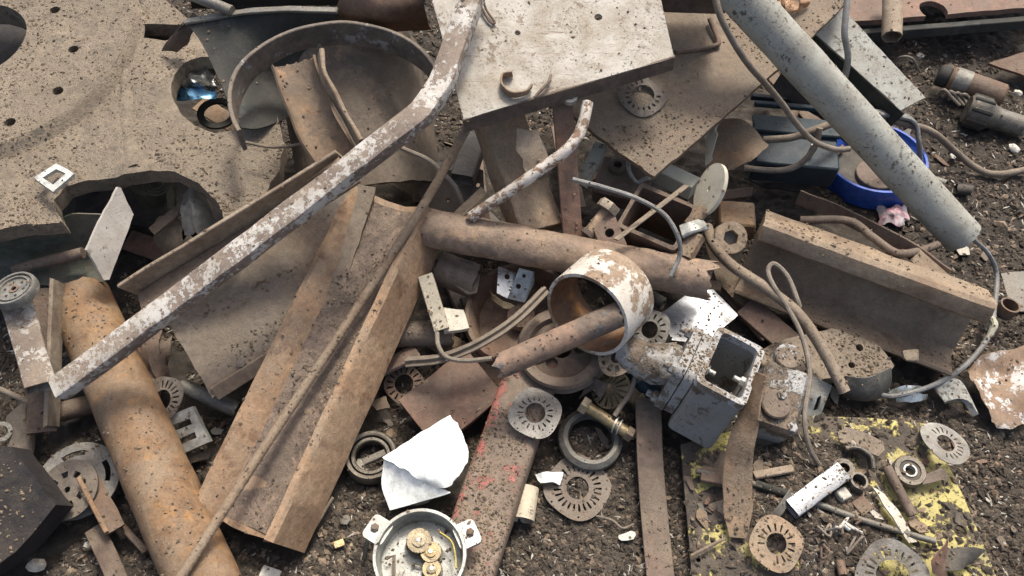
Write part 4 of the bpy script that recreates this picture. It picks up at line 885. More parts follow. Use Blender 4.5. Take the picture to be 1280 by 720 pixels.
mk('clutch_spider', put(lam(.036, 6, .3, (.42, .8), .13, 3, holes=3, th=.004, seed=4), 770, 447, .172, (-.2, -.3, 1)), M['tan'], label='pale spoked ring lying against the gear box neck', cat='ring')
mk('dark_bag', sheet([[P(786, 456, .08), P(800, 462, .10), P(822, 478, .09)], [P(790, 476, .06), P(806, 484, .09), P(830, 492, .07)], [P(800, 490, .04), P(815, 500, .05), P(835, 505, .04)]], .001, 6, .012, .02), M['bluegrey'], label='dark crumpled plastic under the gear box neck', cat='plastic')
# second casting right of the box
t = thing('motor_casting', 'dirt-caked motor casting right of the grey gear box', 'casting', P(950, 500, .02))
m = frame(P(955, 515, .04), Vector((.9, -.3, -.1)), Vector((.3, 1, .2)))
mk('body', warp(tf(m, box(.085, .13, .11, .008)), .005, .035), M['mudcast'], t)
mk('ear', tf(m, sh(disc(.026, .02, 20), (-.005, .085, .09))), M['greycast'], t)
mk('bolt', tf(m, sh(nprism(.010, .012), (-.005, .0, .112))), M['greycast'], t)
mk('bolt', tf(m, sh(nprism(.010, .012), (.03, -.05, .10))), M['greycast'], t)
mk('end_boss', tf(m, sh(disc(.028, .02, 20), (-.01, -.02, .10))), M['brown'], t)
# flat casting beyond
t = thing('drilled_casting', 'dusty drilled casting with rounded end under the bent brown tube', 'casting', P(1050, 460, .02))
pX = Plane((985, 455, .085), (1080, 425, .085), (1110, 470, .075))
mk('top_plate', pl(pX, [(945, 440), (975, 425), (1040, 410), (1095, 428), (1118, 455), (1100, 478), (1060, 470), (1010, 478), (965, 480)], [('c', 988, 457, .010), ('c', 1075, 434, .008), ('c', 1065, 456, .007)], .03, amp=.004, grid=.03, bump=.006, bscale=.05), M['dirtyplate'], t)
mk('curved_shell', sheet([[P(1058, 470, .085), P(1085, 472, .09), P(1112, 458, .08)], [P(1052, 485, .06), P(1085, 490, .06), P(1112, 476, .05)], [P(1056, 496, .03), P(1085, 500, .03), P(1106, 490, .02)]], .004, 4, .003, .04), M['grey'], t)
# slotted bracket
pV = Plane((1002, 470, .10), (1040, 485, .09), (990, 550, .04))
t = thing('slotted_bracket', 'greenish grey slotted bracket strip below the bent brown tube', 'bracket', P(1005, 520, .02))
mk('strip', pl(pV, [(1001, 468), (1016, 470), (1040, 482), (1028, 515), (1006, 556), (990, 560), (984, 535), (993, 505)], [[(1021, 497), (1026, 494), (1022, 512), (1017, 513)], [(1004, 505), (1008, 503), (1004, 518), (1000, 519)]], .004, grid=.015, bump=.008, bscale=.03), mat('greenish_zinc', (.26, .29, .265), (.19, .2, .185), dust=.25, metal=.3, rough=.5), t)
mk('side_lip', bar(pV.px(1000, 470) - Vector((.012, 0, .005)), pV.px(986, 530) - Vector((.012, 0, .005)), .004, .02, roll=R(20)), M['grey'], t)
# twisted strip
tw = smooth_path([P(952, 468, .24), P(940, 510, .20), P(925, 560, .15), P(922, 610, .10), P(922, 672, .055)], 10)
mk('twisted_strip', warp(sweep(rrect(.050, .005, .001, 1), tw, rollf=lambda s: R(-62) + R(62) * min(1, max(0, (s - .2) / .45)), scf=lambda s: .75 + .3 * min(1, s * 1.6) - (.45 * max(0, s - .86) / .14)), .003, .04), M['tan'], label='twisted brown flat strip standing in front of the gear box', cat='strip')
mk('triangle_plate', pl(Plane((868, 638, .035), (905, 622, .06), (908, 672, .03)), [(866, 640), (880, 632), (912, 622), (912, 675), (898, 666)], (), .005, amp=.001), M['tan'], label='triangular brown plate at the foot of the twisted strip', cat='plate')

# ------------------------------------------------------------------ lower middle
t = thing('red_beam', 'flat rectangular tube with worn red paint in lower middle', 'beam', P(630, 590, 0))
a, b = P(672, 448, .085), P(572, 742, .045)
mk('tube_body', warp(sweep(rrect(.108, .05, .014, 4), line_path(a, b, 24), rrect(.098, .04, .01, 4), roll=R(-4)), .002, .07), M['redpaint'], t)
mk('brown_plate_block', warp(sweep(rrect(.125, .03, .006, 2), line_path(P(523, 532, .055), P(606, 466, .085), 10), roll=R(-14)), .002, .05), M['red'], label='broad reddish-brown flat bar beside the white foam piece', cat='bar')
mk('lamination', put(lam(.050, 20, .40, (.47, .68), .035, 4, holes=4, seed=31), 669, 516, .118, (.05, -.1, 1), .35), M['lamgrey'], label='grey slotted lamination lying on the red painted tube', cat='lamination')
t = thing('steel_ring', 'thick worn steel ring on the soil right of red tube', 'ring', P(738, 550, 0))
mk('ring_body', warp(put(lathe([(.042, .0), (.046, .012), (.054, .014), (.063, .006), (.064, -.006), (.058, -.012), (.044, -.010)], 48), 738, 549, .035, (.05, -.1, 1)), .0012, .03), M['grey'], t)
t = thing('hex_bolt', 'long brass-brown hexagon bolt resting on the thick steel ring', 'bolt', P(765, 525, .04))
a, b = P(733, 508, .085), P(786, 542, .065); d = (b - a).normalized()
mk('shank', tube(line_path(a, b, 8), .0115, None, 16), M['brass'], t)
mk('head', tf(axis_frame(a - d * .012, d), nprism(.018, .016)), M['brass'], t)
mk('nut', tf(axis_frame(b - d * .006, d), nprism(.016, .014)), M['bolt'], t)
for k in (.68, .78): mk('wire_turn', tf(axis_frame(a.lerp(b, k), d + Vector((.1, 0, .2))), lathe([(.014, -.0015), (.0165, -.0015), (.0165, .0015), (.014, .0015)], 20)), M['alucast'], t)
mk('wire_brush', put(lam(.04, 16, .25, (.3, .95), .06, 3, seed=9, th=.003), 762, 485, .07, (-.35, -.35, 1), .2), M['brass'], label='tan slotted disc between the ring bolt and pulley', cat='disc')
mk('twisted_wire', rod([P(792, 436, .17), P(796, 460, .15), P(788, 490, .12), P(776, 508, .10), P(768, 520, .09)], .005, 6, 8), M['cable'], label='short brown wire hanging from the gear box neck', cat='wire')
mk('leaf_plate', sheet([[P(735, 468, .10), P(748, 470, .11), P(758, 480, .1)], [P(726, 500, .07), P(740, 490, .09), P(748, 500, .08)]], .004, 4, .006, .03), M['brown'], label='bent brown plate fragment behind the long hexagon bolt', cat='fragment')
t = mk('tin_can', join(put(lathe([(.0225, 0), (.024, 0), (.024, .062), (.0225, .062)], 28), 652, 650, .024, (.15, .95, .12)), put(sh(disc(.0228, .003, 24), (0, 0, .055)), 652, 650, .024, (.15, .95, .12))), M['cream'], label='small tan can-like sleeve on the soil beside red tube', cat='sleeve')
mk('lamination', put(lam(.063, 24, .38, (.50, .74), .035, 4, holes=6, seed=33), 722, 610, .018, (.04, -.06, 1), .1), M['laminate'], label='large slotted lamination lying flat below the steel ring', cat='lamination')
mk('flat_strip', warp(sweep(rrect(.050, .005, .001, 1), smooth_path([P(810, 498, .075), P(812, 560, .055), P(816, 625, .035), P(828, 745, .03)], 8)), .0012, .06), M['brown'], label='long flat brown strip running down to the bottom edge', cat='strip')
# foam
fr = []
for k in range(7):
    s = k / 6; c0 = P(482 + 92 * s, 606 - 40 * s, .05 + .03 * s); hh = .05 + .036 * s; row = []
    ax = Vector((.52, .86, .12)).normalized() ; wv = Vector((-.42, .9, .0)).normalized()
    for j in range(15):
        an = R(-150 + 300 * j / 14); row.append(c0 + wv * (hh * math.cos(an)) + Vector((0, 0, 1)) * (.033 * math.sin(an) * (1 - .25 * s)))
    fr.append(row)
pF = Plane((478, 580, .085), (565, 523, .105), (558, 614, .085))
t = thing('foam_piece', 'bright white folded foam piece beside the red painted tube', 'foam', P(530, 580, .02))
top = [[pF.px(480, 574), pF.px(520, 548), pF.px(564, 522)], [pF.px(500, 586) + pF.n * .012, pF.px(535, 572) + pF.n * .018, pF.px(577, 542) + pF.n * .008], [pF.px(524, 597) + pF.n * .012, pF.px(548, 596) + pF.n * .014, pF.px(584, 572) + pF.n * .002], [pF.px(545, 606), pF.px(556, 608), pF.px(570, 600)]]
mk('upper_sheet', sheet(top, .007, 5, .002, .04, torn=.003), M['foam'], t)
low = [[top[0][0], pF.px(475, 602) - pF.n * .014, pF.px(484, 634) - pF.n * .026], [top[1][0], pF.px(502, 606) - pF.n * .004, pF.px(508, 629) - pF.n * .018], [top[2][0], pF.px(528, 609) + pF.n * .002, pF.px(536, 622) - pF.n * .012], [top[3][0], pF.px(550, 610) - pF.n * .002, pF.px(562, 615) - pF.n * .008]]
mk('folded_side', sheet(low, .006, 5, .0015, .04), M['foam'], t)
mk('under_plate', put(disc(.05, .006, 30), 520, 600, .03, (.05, -.1, 1)), M['grey'], label='grey round plate half hidden under the white foam', cat='plate')
# bearing left of foam
t = thing('large_bearing', 'dark greasy bearing ring between channel beam and white foam', 'bearing', P(465, 572, 0))
m = axis_frame(P(464, 572, .03), Vector((.05, -.05, 1)), Vector((0, 1, 0)))
mk('outer_ring', tf(m, lathe([(.040, 0), (.041, .014), (.044, .016), (.048, .016), (.052, .010), (.052, -.008), (.048, -.012), (.040, -.01)], 44)), M['bearing'], t)
mk('inner_ring', tf(m, lathe([(.030, -.004), (.030, .010), (.032, .012), (.037, .012), (.0385, .009), (.0385, -.008)], 40)), M['bearing'], t)
mk('clamp', bar(P(455, 578, .045), P(482, 566, .05), .014, .01), M['grey'], t)
mk('leaf_spring', sheet([[P(462, 500, .05), P(485, 495, .06)], [P(470, 515, .05), P(488, 512, .06)]], .004, 3, .006, .03), M['flake'], label='curved flake of steel right of the channel beam', cat='flake')
mk('coil_disc', put(lam(.04, 16, .5, (.55, .9), .05, 4, seed=40, th=.004), 505, 480, .05, (-.1, -.4, 1)), M['brown'], label='dirty slotted disc in the gap below the curved trim', cat='disc')
# gear housing
t = thing('gear_housing', 'round cast aluminium gear housing with three gears at bottom edge', 'housing', P(525, 700, 0))
gm = axis_frame(P(527, 702, .085), Vector((.02, -.04, 1)), Vector((0, 1, 0))); gr = .079
hs = mk('bowl', tf(gm, lathe([(.001, 0), (gr - .010, 0), (gr - .007, .004), (gr - .007, .044), (gr - .005, .047), (gr, .047), (gr + .001, .044), (gr - .002, -.006), (.001, -.008)], 56, False)), M['alucast'], t)
for (an, l) in ((25, .02), (150, .018)):
    q = gm @ Matrix.Rotation(R(an), 4, 'Z'); pr = rrect(.04, .045, .008, 3)
    e = mk('mounting_ear', tf(q, sh(plate([(x + gr + .008, y) for x, y in pr], [circ(gr + .014, 0, .0055, 14)], .012), (0, 0, .040))), M['alucast'], t)
    mk('ear_bolt', tf(q, sh(join(nprism(.0075, .005), disc(.005, .007, 12)), (gr + .014, 0, .040))), M['brown'], e)
def gear(r, n, h):
    out = []
    for i in range(n * 2):
        a = math.pi * i / n
        for da in (-.22, .22): a2 = a + da * math.pi / n * 2 * .5; rr_ = r if i % 2 else r * .965; out.append((rr_ * math.cos(a2), rr_ * math.sin(a2)))
    return sh(plate(out, [circ(0, 0, r * .14, 10)], h), (0, 0, h))
for (x, y, r_, z) in ((-.004, .028, .0215, .022), (.017, .010, .018, .018), (.020, -.018, .016, .016)):
    g = mk('gear', tf(gm, sh(gear(r_, 26, .009), (x, y, z))), M['brass'], t)
    mk('gear_boss', tf(gm, sh(lathe([(.002, 0), (r_ * .55, 0), (r_ * .55, .003), (.002, .004)], 18), (x, y, z + .009))), M['brass'], g)
    mk('spindle', tf(gm, sh(disc(.0035, z + .012, 12), (x, y, .002))), M['alu'], t)
    mk('pinion', tf(gm, sh(gear(r_ * 1.15, 30, .005), (x, y, z - .012))), M['bearing'], t)
mk('lever', tf(gm, warp(sweep(rrect(.006, .004, .001, 1), [Vector((-.058, .0, .02)), Vector((-.046, .004, .022)), Vector((-.044, -.03, .022))]), .0, 1)), M['brown'], t)
mk('spring_strip', tf(gm, sweep(rrect(.0025, .008, .0005, 1), smooth_path([Vector((.03, .042, .034)), Vector((.052, .026, .034)), Vector((.06, .002, .034)), Vector((.062, -.02, .034))], 6))), mat('yellow_plastic', (.55, .45, .08), (.5, .4, .07), dust=.05, rough=.5), t)
for k in range(14):
    x, y = random.uniform(-.05, .0), random.uniform(-.05, -.005); an = random.uniform(0, 6.3)
    mk('metal_shaving', tf(gm @ Matrix.Translation((x, y, .006)) @ Matrix.Rotation(an, 4, 'Z'), box(random.uniform(.008, .02), .0022, .002, .0004)), M['chip'], t)

# ------------------------------------------------------------------ lower right: yellow plate and the small parts on it
pY = Plane((852, 560, .052), (1120, 530, .065), (1240, 720, .048))
t = thing('yellow_plate', 'dirt-covered plate with worn yellow paint at lower right', 'plate', P(1040, 640, .01))
mk('sheet_face', pl(pY, [(851, 556), (910, 540), (1000, 520), (1090, 522), (1160, 530), (1205, 620), (1262, 760), (868, 760)], [('c', 1200, 664, .0115, 20), ('c', 873, 700, .004, 12)], .008, amp=.0012, step=.03, grid=.03, bump=.004, bscale=.12), M['yellow'], t)
sp_ = [[] for _ in range(1)]
so = jag([pY.loc(*q) for q in ((905, 590), (930, 560), (990, 545), (1030, 545), (1060, 565), (1068, 590), (1085, 612), (1102, 640), (1122, 668), (1110, 690), (1085, 685), (1080, 720), (1010, 735), (1000, 690), (950, 660), (905, 640))], .02, .012, 4)
def mound(x, y):
    d = min((Vector((x, y)) - Vector(q)).length for q in so); k = min(1, d / .05)
    return .016 * k * (1 - .3 * k) + k * (.006 * noise.noise(Vector((x, y, 0)) * 30) + .006 * noise.noise(Vector((x, y, 0)) * 75)) - .001
mk('soil_patch', tf(pY.mat(), plate(so, (), .004, grid=.0075, bend=mound)), M['soil'], label='dark soil heaped over the middle of the yellow plate', cat='soil', kind='stuff', angle=180)
def onY(u, v, h=.004): return pY.px(u, v) + pY.n * (h + .006)
def putY(vf, u, v, h=.004, nrm=(0, 0, 0), spin=0):
    return tf(axis_frame(onY(u, v, h), pY.n + Vector(nrm), Vector((0, 1, .001))) @ Matrix.Rotation(spin, 4, 'Z'), vf)
mk('lamination', putY(lam(.048, 18, .36, (.44, .72), .04, 4, holes=0, gap=(3.2, 4.3), seed=51), 966, 684, .02, (.1, -.2, 0), .2), M['tan'], label='tan slotted lamination at the foot of the twisted strip', cat='lamination')
mk('lamination', tf(axis_frame(P(1182, 554, .088), Vector((.1, .25, 1)), Vector((0, 1, 0))) @ Matrix.Rotation(.2, 4, 'Z') @ Matrix.Diagonal((.9, 1.05, 1, 1)), lam(.047, 20, .42, (.47, .72), .035, 3, holes=0, seed=52, gap=(2.2, 3.9))), M['lamgrey'], label='clean grey oval lamination at the upper right corner of yellow plate', cat='lamination')
mk('lamination', putY(lam(.062, 22, .44, (.52, .76), .035, 4, holes=0, seed=53), 1108, 726, .025, (0, -.25, 0), .1), M['lamgrey'], label='grey lamination cut off by the bottom edge at right', cat='lamination')
t = thing('ball_bearing', 'small dark bearing lying on the yellow plate', 'bearing', onY(1132, 590))
mk('outer_ring', putY(lathe([(.019, .0), (.019, .014), (.020, .016), (.028, .016), (.030, .013), (.030, .0)], 36), 1132, 593, .002), M['bearing'], t)
mk('seal', putY(lathe([(.0125, .004), (.0125, .0135), (.019, .0135), (.019, .004)], 32), 1132, 593, .002), M['rubber'], t)
mk('inner_ring', putY(lathe([(.0095, .0), (.0095, .016), (.0125, .016), (.0125, .0)], 28), 1132, 593, .002), M['alucast'], t)
t = thing('silver_channel', 'short bright silver rectangular tube lying on the yellow plate', 'tube', onY(1012, 618))
mk('tube_walls', warp(sweep(rrect(.036, .026, .004, 2), line_path(onY(984, 642, .02), onY(1046, 596, .024), 8), rrect(.032, .022, .003, 2), roll=R(-6)), .0012, .03), mat('silver_paint', (.3, .27, .24), (.2, .17, .15), paint=(.5, .51, .5), cover=.72, ps=26, dust=.22, speck=.9, pmetal=.6, prough=.38), t)
mk('long_rod', rod([onY(868, 592, .012), onY(930, 606, .012), onY(1010, 630, .010), onY(1080, 655, .010), onY(1165, 680, .010)], .0058, 6, 10, .0004), M['grey'], label='long thin grey rod lying across the yellow plate', cat='rod')
t = thing('bushing', 'small round steel bushing with dark bore right of silver tube', 'bushing', onY(1066, 606))
mk('sleeve', putY(lathe([(.0125, 0), (.0165, 0), (.0165, .022), (.0125, .022)], 28), 1066, 608, .004, (.1, .05, 0)), M['bearing'], t)
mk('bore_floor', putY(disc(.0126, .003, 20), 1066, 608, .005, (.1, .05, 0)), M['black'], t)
mk('square_block', tf(frame(onY(1050, 622, .002), Vector((1, .5, 0)), Vector((-.5, 1, 0))), box(.022, .022, .016, .002)), M['chip'], label='small pale square block below the round bushing', cat='block')
t = thing('ring_nut', 'dirty round nut above the silver tube', 'nut', onY(1054, 590))
mk('ring_body', putY(lathe([(.010, 0), (.020, 0), (.020, .010), (.010, .012)], 24), 1052, 590, .003, (-.1, .1, 0)), M['bearing'], t)
mk('curved_shoe', warp(sweep(rrect(.008, .018, .002, 1), smooth_path([onY(1052, 566, .014), onY(1068, 566, .016), onY(1082, 576, .016), onY(1086, 590, .012)], 6)), .001, .02), M['bearing'], label='curved dark shoe below the brown oval plate', cat='shoe')
mk('white_lump', putY(lump(.013, 11), 1060, 557, .012), M['chip'], label='small white lump beside the curved dark shoe', cat='lump')
mk('brown_pin', warp(tube(line_path(onY(1104, 588, .012), onY(1136, 648, .012), 8), .0092, None, 14), .001, .02), M['brown'], label='rusty round pin left of the small bearing', cat='pin')
mk('oval_plate', pl(Plane((1048, 542, .088), (1105, 556, .086), (1090, 570, .08)), [(1047, 540), (1058, 534), (1080, 540), (1104, 552), (1106, 562), (1098, 570), (1080, 564), (1050, 552)], (), .006, grid=.02, bump=.002), M['tan'], label='brown angular plate at the upper end of yellow plate', cat='plate')
mk('wedge_plate', sheet([[onY(1086, 614, .01), onY(1102, 620, .012)], [onY(1110, 650, .014), onY(1122, 650, .012)], [onY(1132, 682, .006), onY(1142, 680, .006)]], .004, 4, .004, .03), M['cream'], label='long pale wedge-shaped strip below the rusty round pin', cat='strip')
mk('small_scrap', sheet([[onY(1150, 600, .012), onY(1166, 592, .016), onY(1180, 600, .01)], [onY(1150, 610, .01), onY(1166, 606, .014), onY(1178, 608, .008)]], .005, 3, .008, .02), M['brown'], label='jagged brown scrap right of the small bearing', cat='scrap')
mk('flat_pebble', putY(plate(circ(0, 0, .018, 14, .010, jit=.2), (), .006), 1145, 660, .008, (0, 0, 0), -.6), M['tan'], label='oval tan flake below the rusty round pin', cat='flake')
mk('square_scrap', putY(box(.03, .03, .006, .001), 1075, 634, .003, (.1, 0, 0), .6), M['brown'], label='small square brown scrap below the pale square block', cat='scrap')
mk('brown_cone', sheet([[onY(1155, 722, .03), onY(1150, 708, .05), onY(1166, 684, .06)], [onY(1176, 728, .02), onY(1170, 716, .03), onY(1172, 700, .03)]], .002, 5, .003, .03), M['red'], label='bent red-brown sheet at the bottom edge near right', cat='sheet')
mk('dark_sheet', sheet([[onY(1170, 690, .012), onY(1200, 688, .02), onY(1228, 690, .01)], [onY(1172, 718, .01), onY(1192, 716, .016), onY(1210, 704, .01)]], .002, 5, .004, .03), M['rubber'], label='dark crumpled sheet beside the bent red-brown sheet', cat='sheet')
mk('curl_strip', sheet([[onY(958, 650, .02), onY(966, 640, .03), onY(980, 618, .034)], [onY(962, 656, .01), onY(972, 648, .02), onY(982, 630, .02)]], .003, 4, .002, .03), M['grey'], label='grey curled strip at the left end of silver tube', cat='strip')
mk('thin_rod', rod([onY(862, 697, .01), onY(904, 676, .012)], .003), M['cable'], label='thin wire at the left border of the yellow plate', cat='wire')
mk('flat_bar', bar(onY(875, 596, .01), onY(918, 606, .014), .03, .012), M['brown'], label='brown bar end behind the twisted strip on yellow plate', cat='bar')
mk('flat_bar', bar(onY(940, 598, .012), onY(988, 590, .012), .016, .008, roll=R(15)), M['tan'], label='short tan bar right of the twisted strip', cat='bar')
mk('round_bar', rod([onY(942, 608, .01), onY(985, 622, .01)], .008, 3, 10), M['dark'], label='short dark round bar left of the silver tube', cat='bar')
# tangle of wire on the plate
for k in range(9):
    u, v = random.uniform(1020, 1070), random.uniform(652, 712)
    mk('wire_scrap', rod([onY(u + random.uniform(-12, 12), v + random.uniform(-12, 12), random.uniform(.004, .03)) for _ in range(4)], .0022, 5, 6), M[random.choice(['cable', 'grey', 'chip', 'brown'])], label='thin wire scrap in the tangle below the silver tube', cat='wire', group='wire tangle on the yellow plate')
mk('white_sleeve', tube(line_path(onY(1050, 656, .008), onY(1060, 664, .008), 3), .006, .003, 12), M['foam'], label='tiny white sleeve below the long thin rod', cat='sleeve')
mk('socket_stub', tube(line_path(onY(1046, 704, .01), onY(1050, 722, .012), 3), .008, .005, 14), M['brown'], label='small brown sleeve at the bottom edge in the wire tangle', cat='sleeve')
for (u, v, u2, v2, w_) in ((1112, 492, 1150, 484, .02), (1118, 498, 1160, 496, .022)):
    mk('silver_strip', sheet([[P(u, v - 3, .03), P((u + u2) / 2, (v + v2) / 2 - 5, .04), P(u2, v2 - 3, .03)], [P(u, v + 4, .02), P((u + u2) / 2, (v + v2) / 2 + 4, .03), P(u2, v2 + 4, .02)]], .001, 4, .006, .02), M['alu'], label='bright crumpled metal strip on the soil beside grey-blue cable', cat='strip', group='bright strips by the cable')
mk('stone_chip', putY(warp(box(.03, .022, .012, .003), .006, .02), 1135, 448, .0), M['tan'], label='small tan stone on soil below the channel beam', cat='stone')
# pieces near the lower centre gap
mk('white_tile_chip', sheet([[P(668, 594, .03), P(684, 590, .04), P(704, 592, .03)], [P(676, 604, .03), P(690, 602, .035), P(698, 606, .025)]], .005, 4, .004, .02), M['foam'], label='white broken chip above the tan can-like sleeve', cat='chip')
mk('white_chip', putY(box(.03, .014, .003, .0006), 0, 0) if False else put(warp(plate(circ(0, 0, .019, 9, .008, .3, .22), (), .004), .002, .01), 784, 670, .024, (.1, -.1, 1), .3), M['chip'], label='small white strip left of the long flat brown strip', cat='chip')
mk('white_stone', put(lump(.017, 3), 46, 706, .022), M['chip'], label='white stone at the bottom left edge', cat='stone')
mk('white_stone', put(lump(.009, 5), 110, 681, .015), M['chip'], label='small white pebble between black block and orange pipe', cat='stone')
mk('flat_chip', put(box(.035, .022, .006, .001), 338, 718, .015, (.1, 0, 1), -.3), M['chip'], label='pale flat chip at the bottom edge below channel beam', cat='chip')
mk('wood_sliver', rod([P(390, 665, .02), P(416, 622, .05)], .003), M['woody'], label='thin pale sliver leaning against the channel beam foot', cat='sliver')
mk('wood_chip', put(box(.02, .014, .004, .001), 424, 680, .015, (.1, 0, 1), .4), M['brass'], label='tiny yellowish chip left of the gear housing', cat='chip')
mk('glass_chip', put(lump(.012, 8), 432, 650, .018), M['grey'], label='grey stone chip right of the channel beam foot', cat='stone')
mk('upright_pin', rod([P(455, 700, .02), P(462, 660, .05)], .004), M['dark'], label='dark thin pin left of the gear housing', cat='pin')
mk('curly_wire', rod([P(745, 645, .02), P(765, 650, .03), P(778, 660, .03), P(792, 655, .02)], .0022), M['cable'], label='thin pale wire curl left of the long flat strip', cat='wire')
mk('coil_pack', put(lam(.03, 12, .3, (.4, .9), .07, 3, seed=61, th=.006), 706, 468, .05, (.4, -.4, 1)), M['brown'], label='brown slotted disc beside the top of the red tube', cat='disc')

# ------------------------------------------------------------------ hidden filling scrap wedged below
fill = [('bar', 560, 220, 640, 300), ('bar', 590, 180, 600, 280), ('bar', 320, 200, 330, 300), ('bar', 340, 250, 430, 230), ('bar', 640, 330, 760, 300), ('pipe', 690, 270, 800, 330), ('bar', 860, 250, 940, 240), ('bar', 880, 330, 960, 420), ('pipe', 240, 300, 180, 380),
        ('bar', 160, 300, 250, 330), ('bar', 540, 420, 640, 480), ('pipe', 690, 480, 760, 460), ('bar', 900, 360, 830, 350), ('bar', 420, 60, 520, 120), ('bar', 960, 90, 1050, 190), ('pipe', 1000, 120, 960, 220), ('bar', 700, 160, 720, 260), ('bar', 800, 200, 700, 240), ('bar', 100, 220, 200, 260), ('bar', 440, 480, 520, 440), ('pipe', 200, 440, 180, 520), ('bar', 150, 480, 190, 400),
        ('bar', 930, 380, 1010, 450), ('bar', 560, 330, 600, 420), ('pipe', 740, 330, 830, 380), ('bar', 350, 520, 300, 640), ('bar', 250, 130, 330, 180), ('bar', 580, 380, 680, 350)]
LM = {'under the bent white rod': (620, 240), 'below the steel hoop': (340, 240), 'under the rusty centre pipe': (700, 310), 'inside the square tube cluster': (800, 230), 'below the cream flange': (900, 245), 'behind the grey gear box': (900, 370), 'under the green trough': (190, 330), 'under the curved trim strip': (580, 440), 'beside the red tube top': (720, 470), 'behind the drum section': (470, 90), 'under the speckled channel': (1000, 140), 'inside the lower plate opening': (150, 240), 'beside the thick orange pipe': (190, 460), 'under the heavy channel beam': (330, 580), 'under the bent brown tube': (970, 410), 'inside the round plate opening': (290, 155), 'beside the wheel drum': (600, 370)}
for i, (k, u, v, u2, v2) in enumerate(fill):
    near = min(LM, key=lambda q: (LM[q][0] - (u + u2) / 2) ** 2 + (LM[q][1] - (v + v2) / 2) ** 2); mk_ = random.choice(['brown', 'laminate', 'tan', 'red', 'grey']); kd = 'tube' if k == 'pipe' else 'bar'
    tone = {'brown': 'dark brown', 'laminate': 'dull steel', 'tan': 'dusty tan', 'red': 'reddish brown', 'grey': 'grey'}[mk_]
    z0, z1 = random.uniform(.02, .09), random.uniform(.02, .09)
    g = pipe(P(u, v, z0), P(u2, v2, z1), random.uniform(.012, .022), .003, 6, 14) if k == 'pipe' else bar(P(u, v, z0), P(u2, v2, z1), random.uniform(.02, .06), random.uniform(.006, .014), roll=random.uniform(-.5, .5), rag=.012)
    mk('scrap_' + ('tube' if k == 'pipe' else 'bar'), g, M[mk_], label=f'{tone} {kd} offcut wedged low in the gap {near}', cat='offcut', group=f'offcuts {near}')

# ------------------------------------------------------------------ loose flakes on the open soil
bpy.context.view_layer.update(); dg = bpy.context.evaluated_depsgraph_get()
def drop(x, y):
    ok, loc, nrm, idx, ob, mm = scene.ray_cast(dg, Vector((x, y, 1.4)), Vector((0, 0, -1)))
    return (loc, nrm, ob) if ok else (None, None, None)
protos = []
for k in range(10):
    n = random.randint(5, 8); o = circ(0, 0, 1, n, random.uniform(.35, .8), random.random(), .35)
    me = None; v = plate(o, (), .12, bend=lambda x, y, q=random.uniform(-.25, .25): q * x * x + .1 * x)
    protos.append(v)
fm = ['flake', 'flake', 'brown', 'tan', 'laminate', 'chip', 'grey', 'woody', 'flake', 'red']
zones = [(-.62, .25, .62, .95, 130), (.25, .95, .5, .95, 110), (.35, 1.3, 1.35, 2.2, 110), (-.25, .55, .8, 1.4, 160), (-.95, -.45, .6, 1.1, 90), (.75, 1.1, .5, 1.3, 50), (-.3, .5, 1.2, 1.7, 90)]
cache = {}; nfl = 0
for (x0, x1, y0, y1, n) in zones:
    for _ in range(n):
        x, y = random.uniform(x0, x1), random.uniform(y0, y1); loc, nrm, ob = drop(x, y)
        if not loc or not (ob.name in ('ground', 'soil_patch') or (ob.parent and ob.parent.name == 'yellow_plate')) or loc.z > .12 or nrm.z < .5: continue
        k = random.randrange(10); s = random.choice([.005, .006, .008, .01, .013, .017, .022])
        fmk = fm[random.randrange(10)]
        if k not in cache:
            o = mk('rust_flake', protos[k], M[fmk]); cache[k] = o; first = True
        else:
            o = cache[k].copy(); COL.objects.link(o)
        o.material_slots[0].link = 'OBJECT'; o.material_slots[0].material = M[fmk]
        o.scale = (s, s, max(s, .02) * .6); o.location = loc + nrm * .002
        o.rotation_euler = (nrm + Vector((random.uniform(-.4, .4), random.uniform(-.4, .4), 0))).to_track_quat('Z', 'Y').to_euler(); o.rotation_euler.rotate_axis('Z', random.uniform(0, 6.3))
        zone = 'left of the channel beam' if x < -.45 else ('around the gear housing' if x < .22 else 'around the yellow plate') if y < .95 else 'beside the long grey pipe' if (x > .35 and y > 1.3) else 'in the gaps of the central heap'
        tone = {'flake': 'rusty', 'brown': 'dark brown', 'tan': 'dusty tan', 'laminate': 'dull steel', 'chip': 'pale', 'grey': 'grey', 'woody': 'wood-coloured', 'red': 'reddish brown'}[fmk]
        o['label'] = f'small {tone} flake lying loose on the soil {zone}'; o['category'] = 'flake'; o['group'] = f'{tone} flakes {zone}'; nfl += 1

# ------------------------------------------------------------------ crumbs of soil and grit lying on everything
bpy.context.view_layer.update()
AV, AF, AM = [], [], []
for ob in scene.objects:
    if ob.type != 'MESH': continue
    me_ = ob.data; b0 = len(AV); mw = ob.matrix_world; nm = ob.material_slots[0].material.name
    AV.extend([mw @ v.co for v in me_.vertices]); fs = [tuple(b0 + i for i in p.vertices) for p in me_.polygons]; AF.extend(fs); AM.extend([nm] * len(fs))
bvh = BVHTree.FromPolygons(AV, AF)
W = {'plate': .32, 'dirtyplate': .5, 'rustplate': .25, 'tanbeam': .06, 'scale': .12, 'whiteplate': .05, 'galv': .03, 'white': .02, 'foam': 0, 'soil': 1., 'yellow': .09, 'redpaint': .3, 'whitering': .03, 'alu': .05, 'blue': .02, 'greybox': .1, 'greycast': .25, 'orange': .02, 'tan': .08, 'cable': .0}
byname = {M[k].name: w for k, w in W.items()}
SV, SF = [], []; CV, CF = [], []; TV, TF = [], []; GVv, GFf = [], []
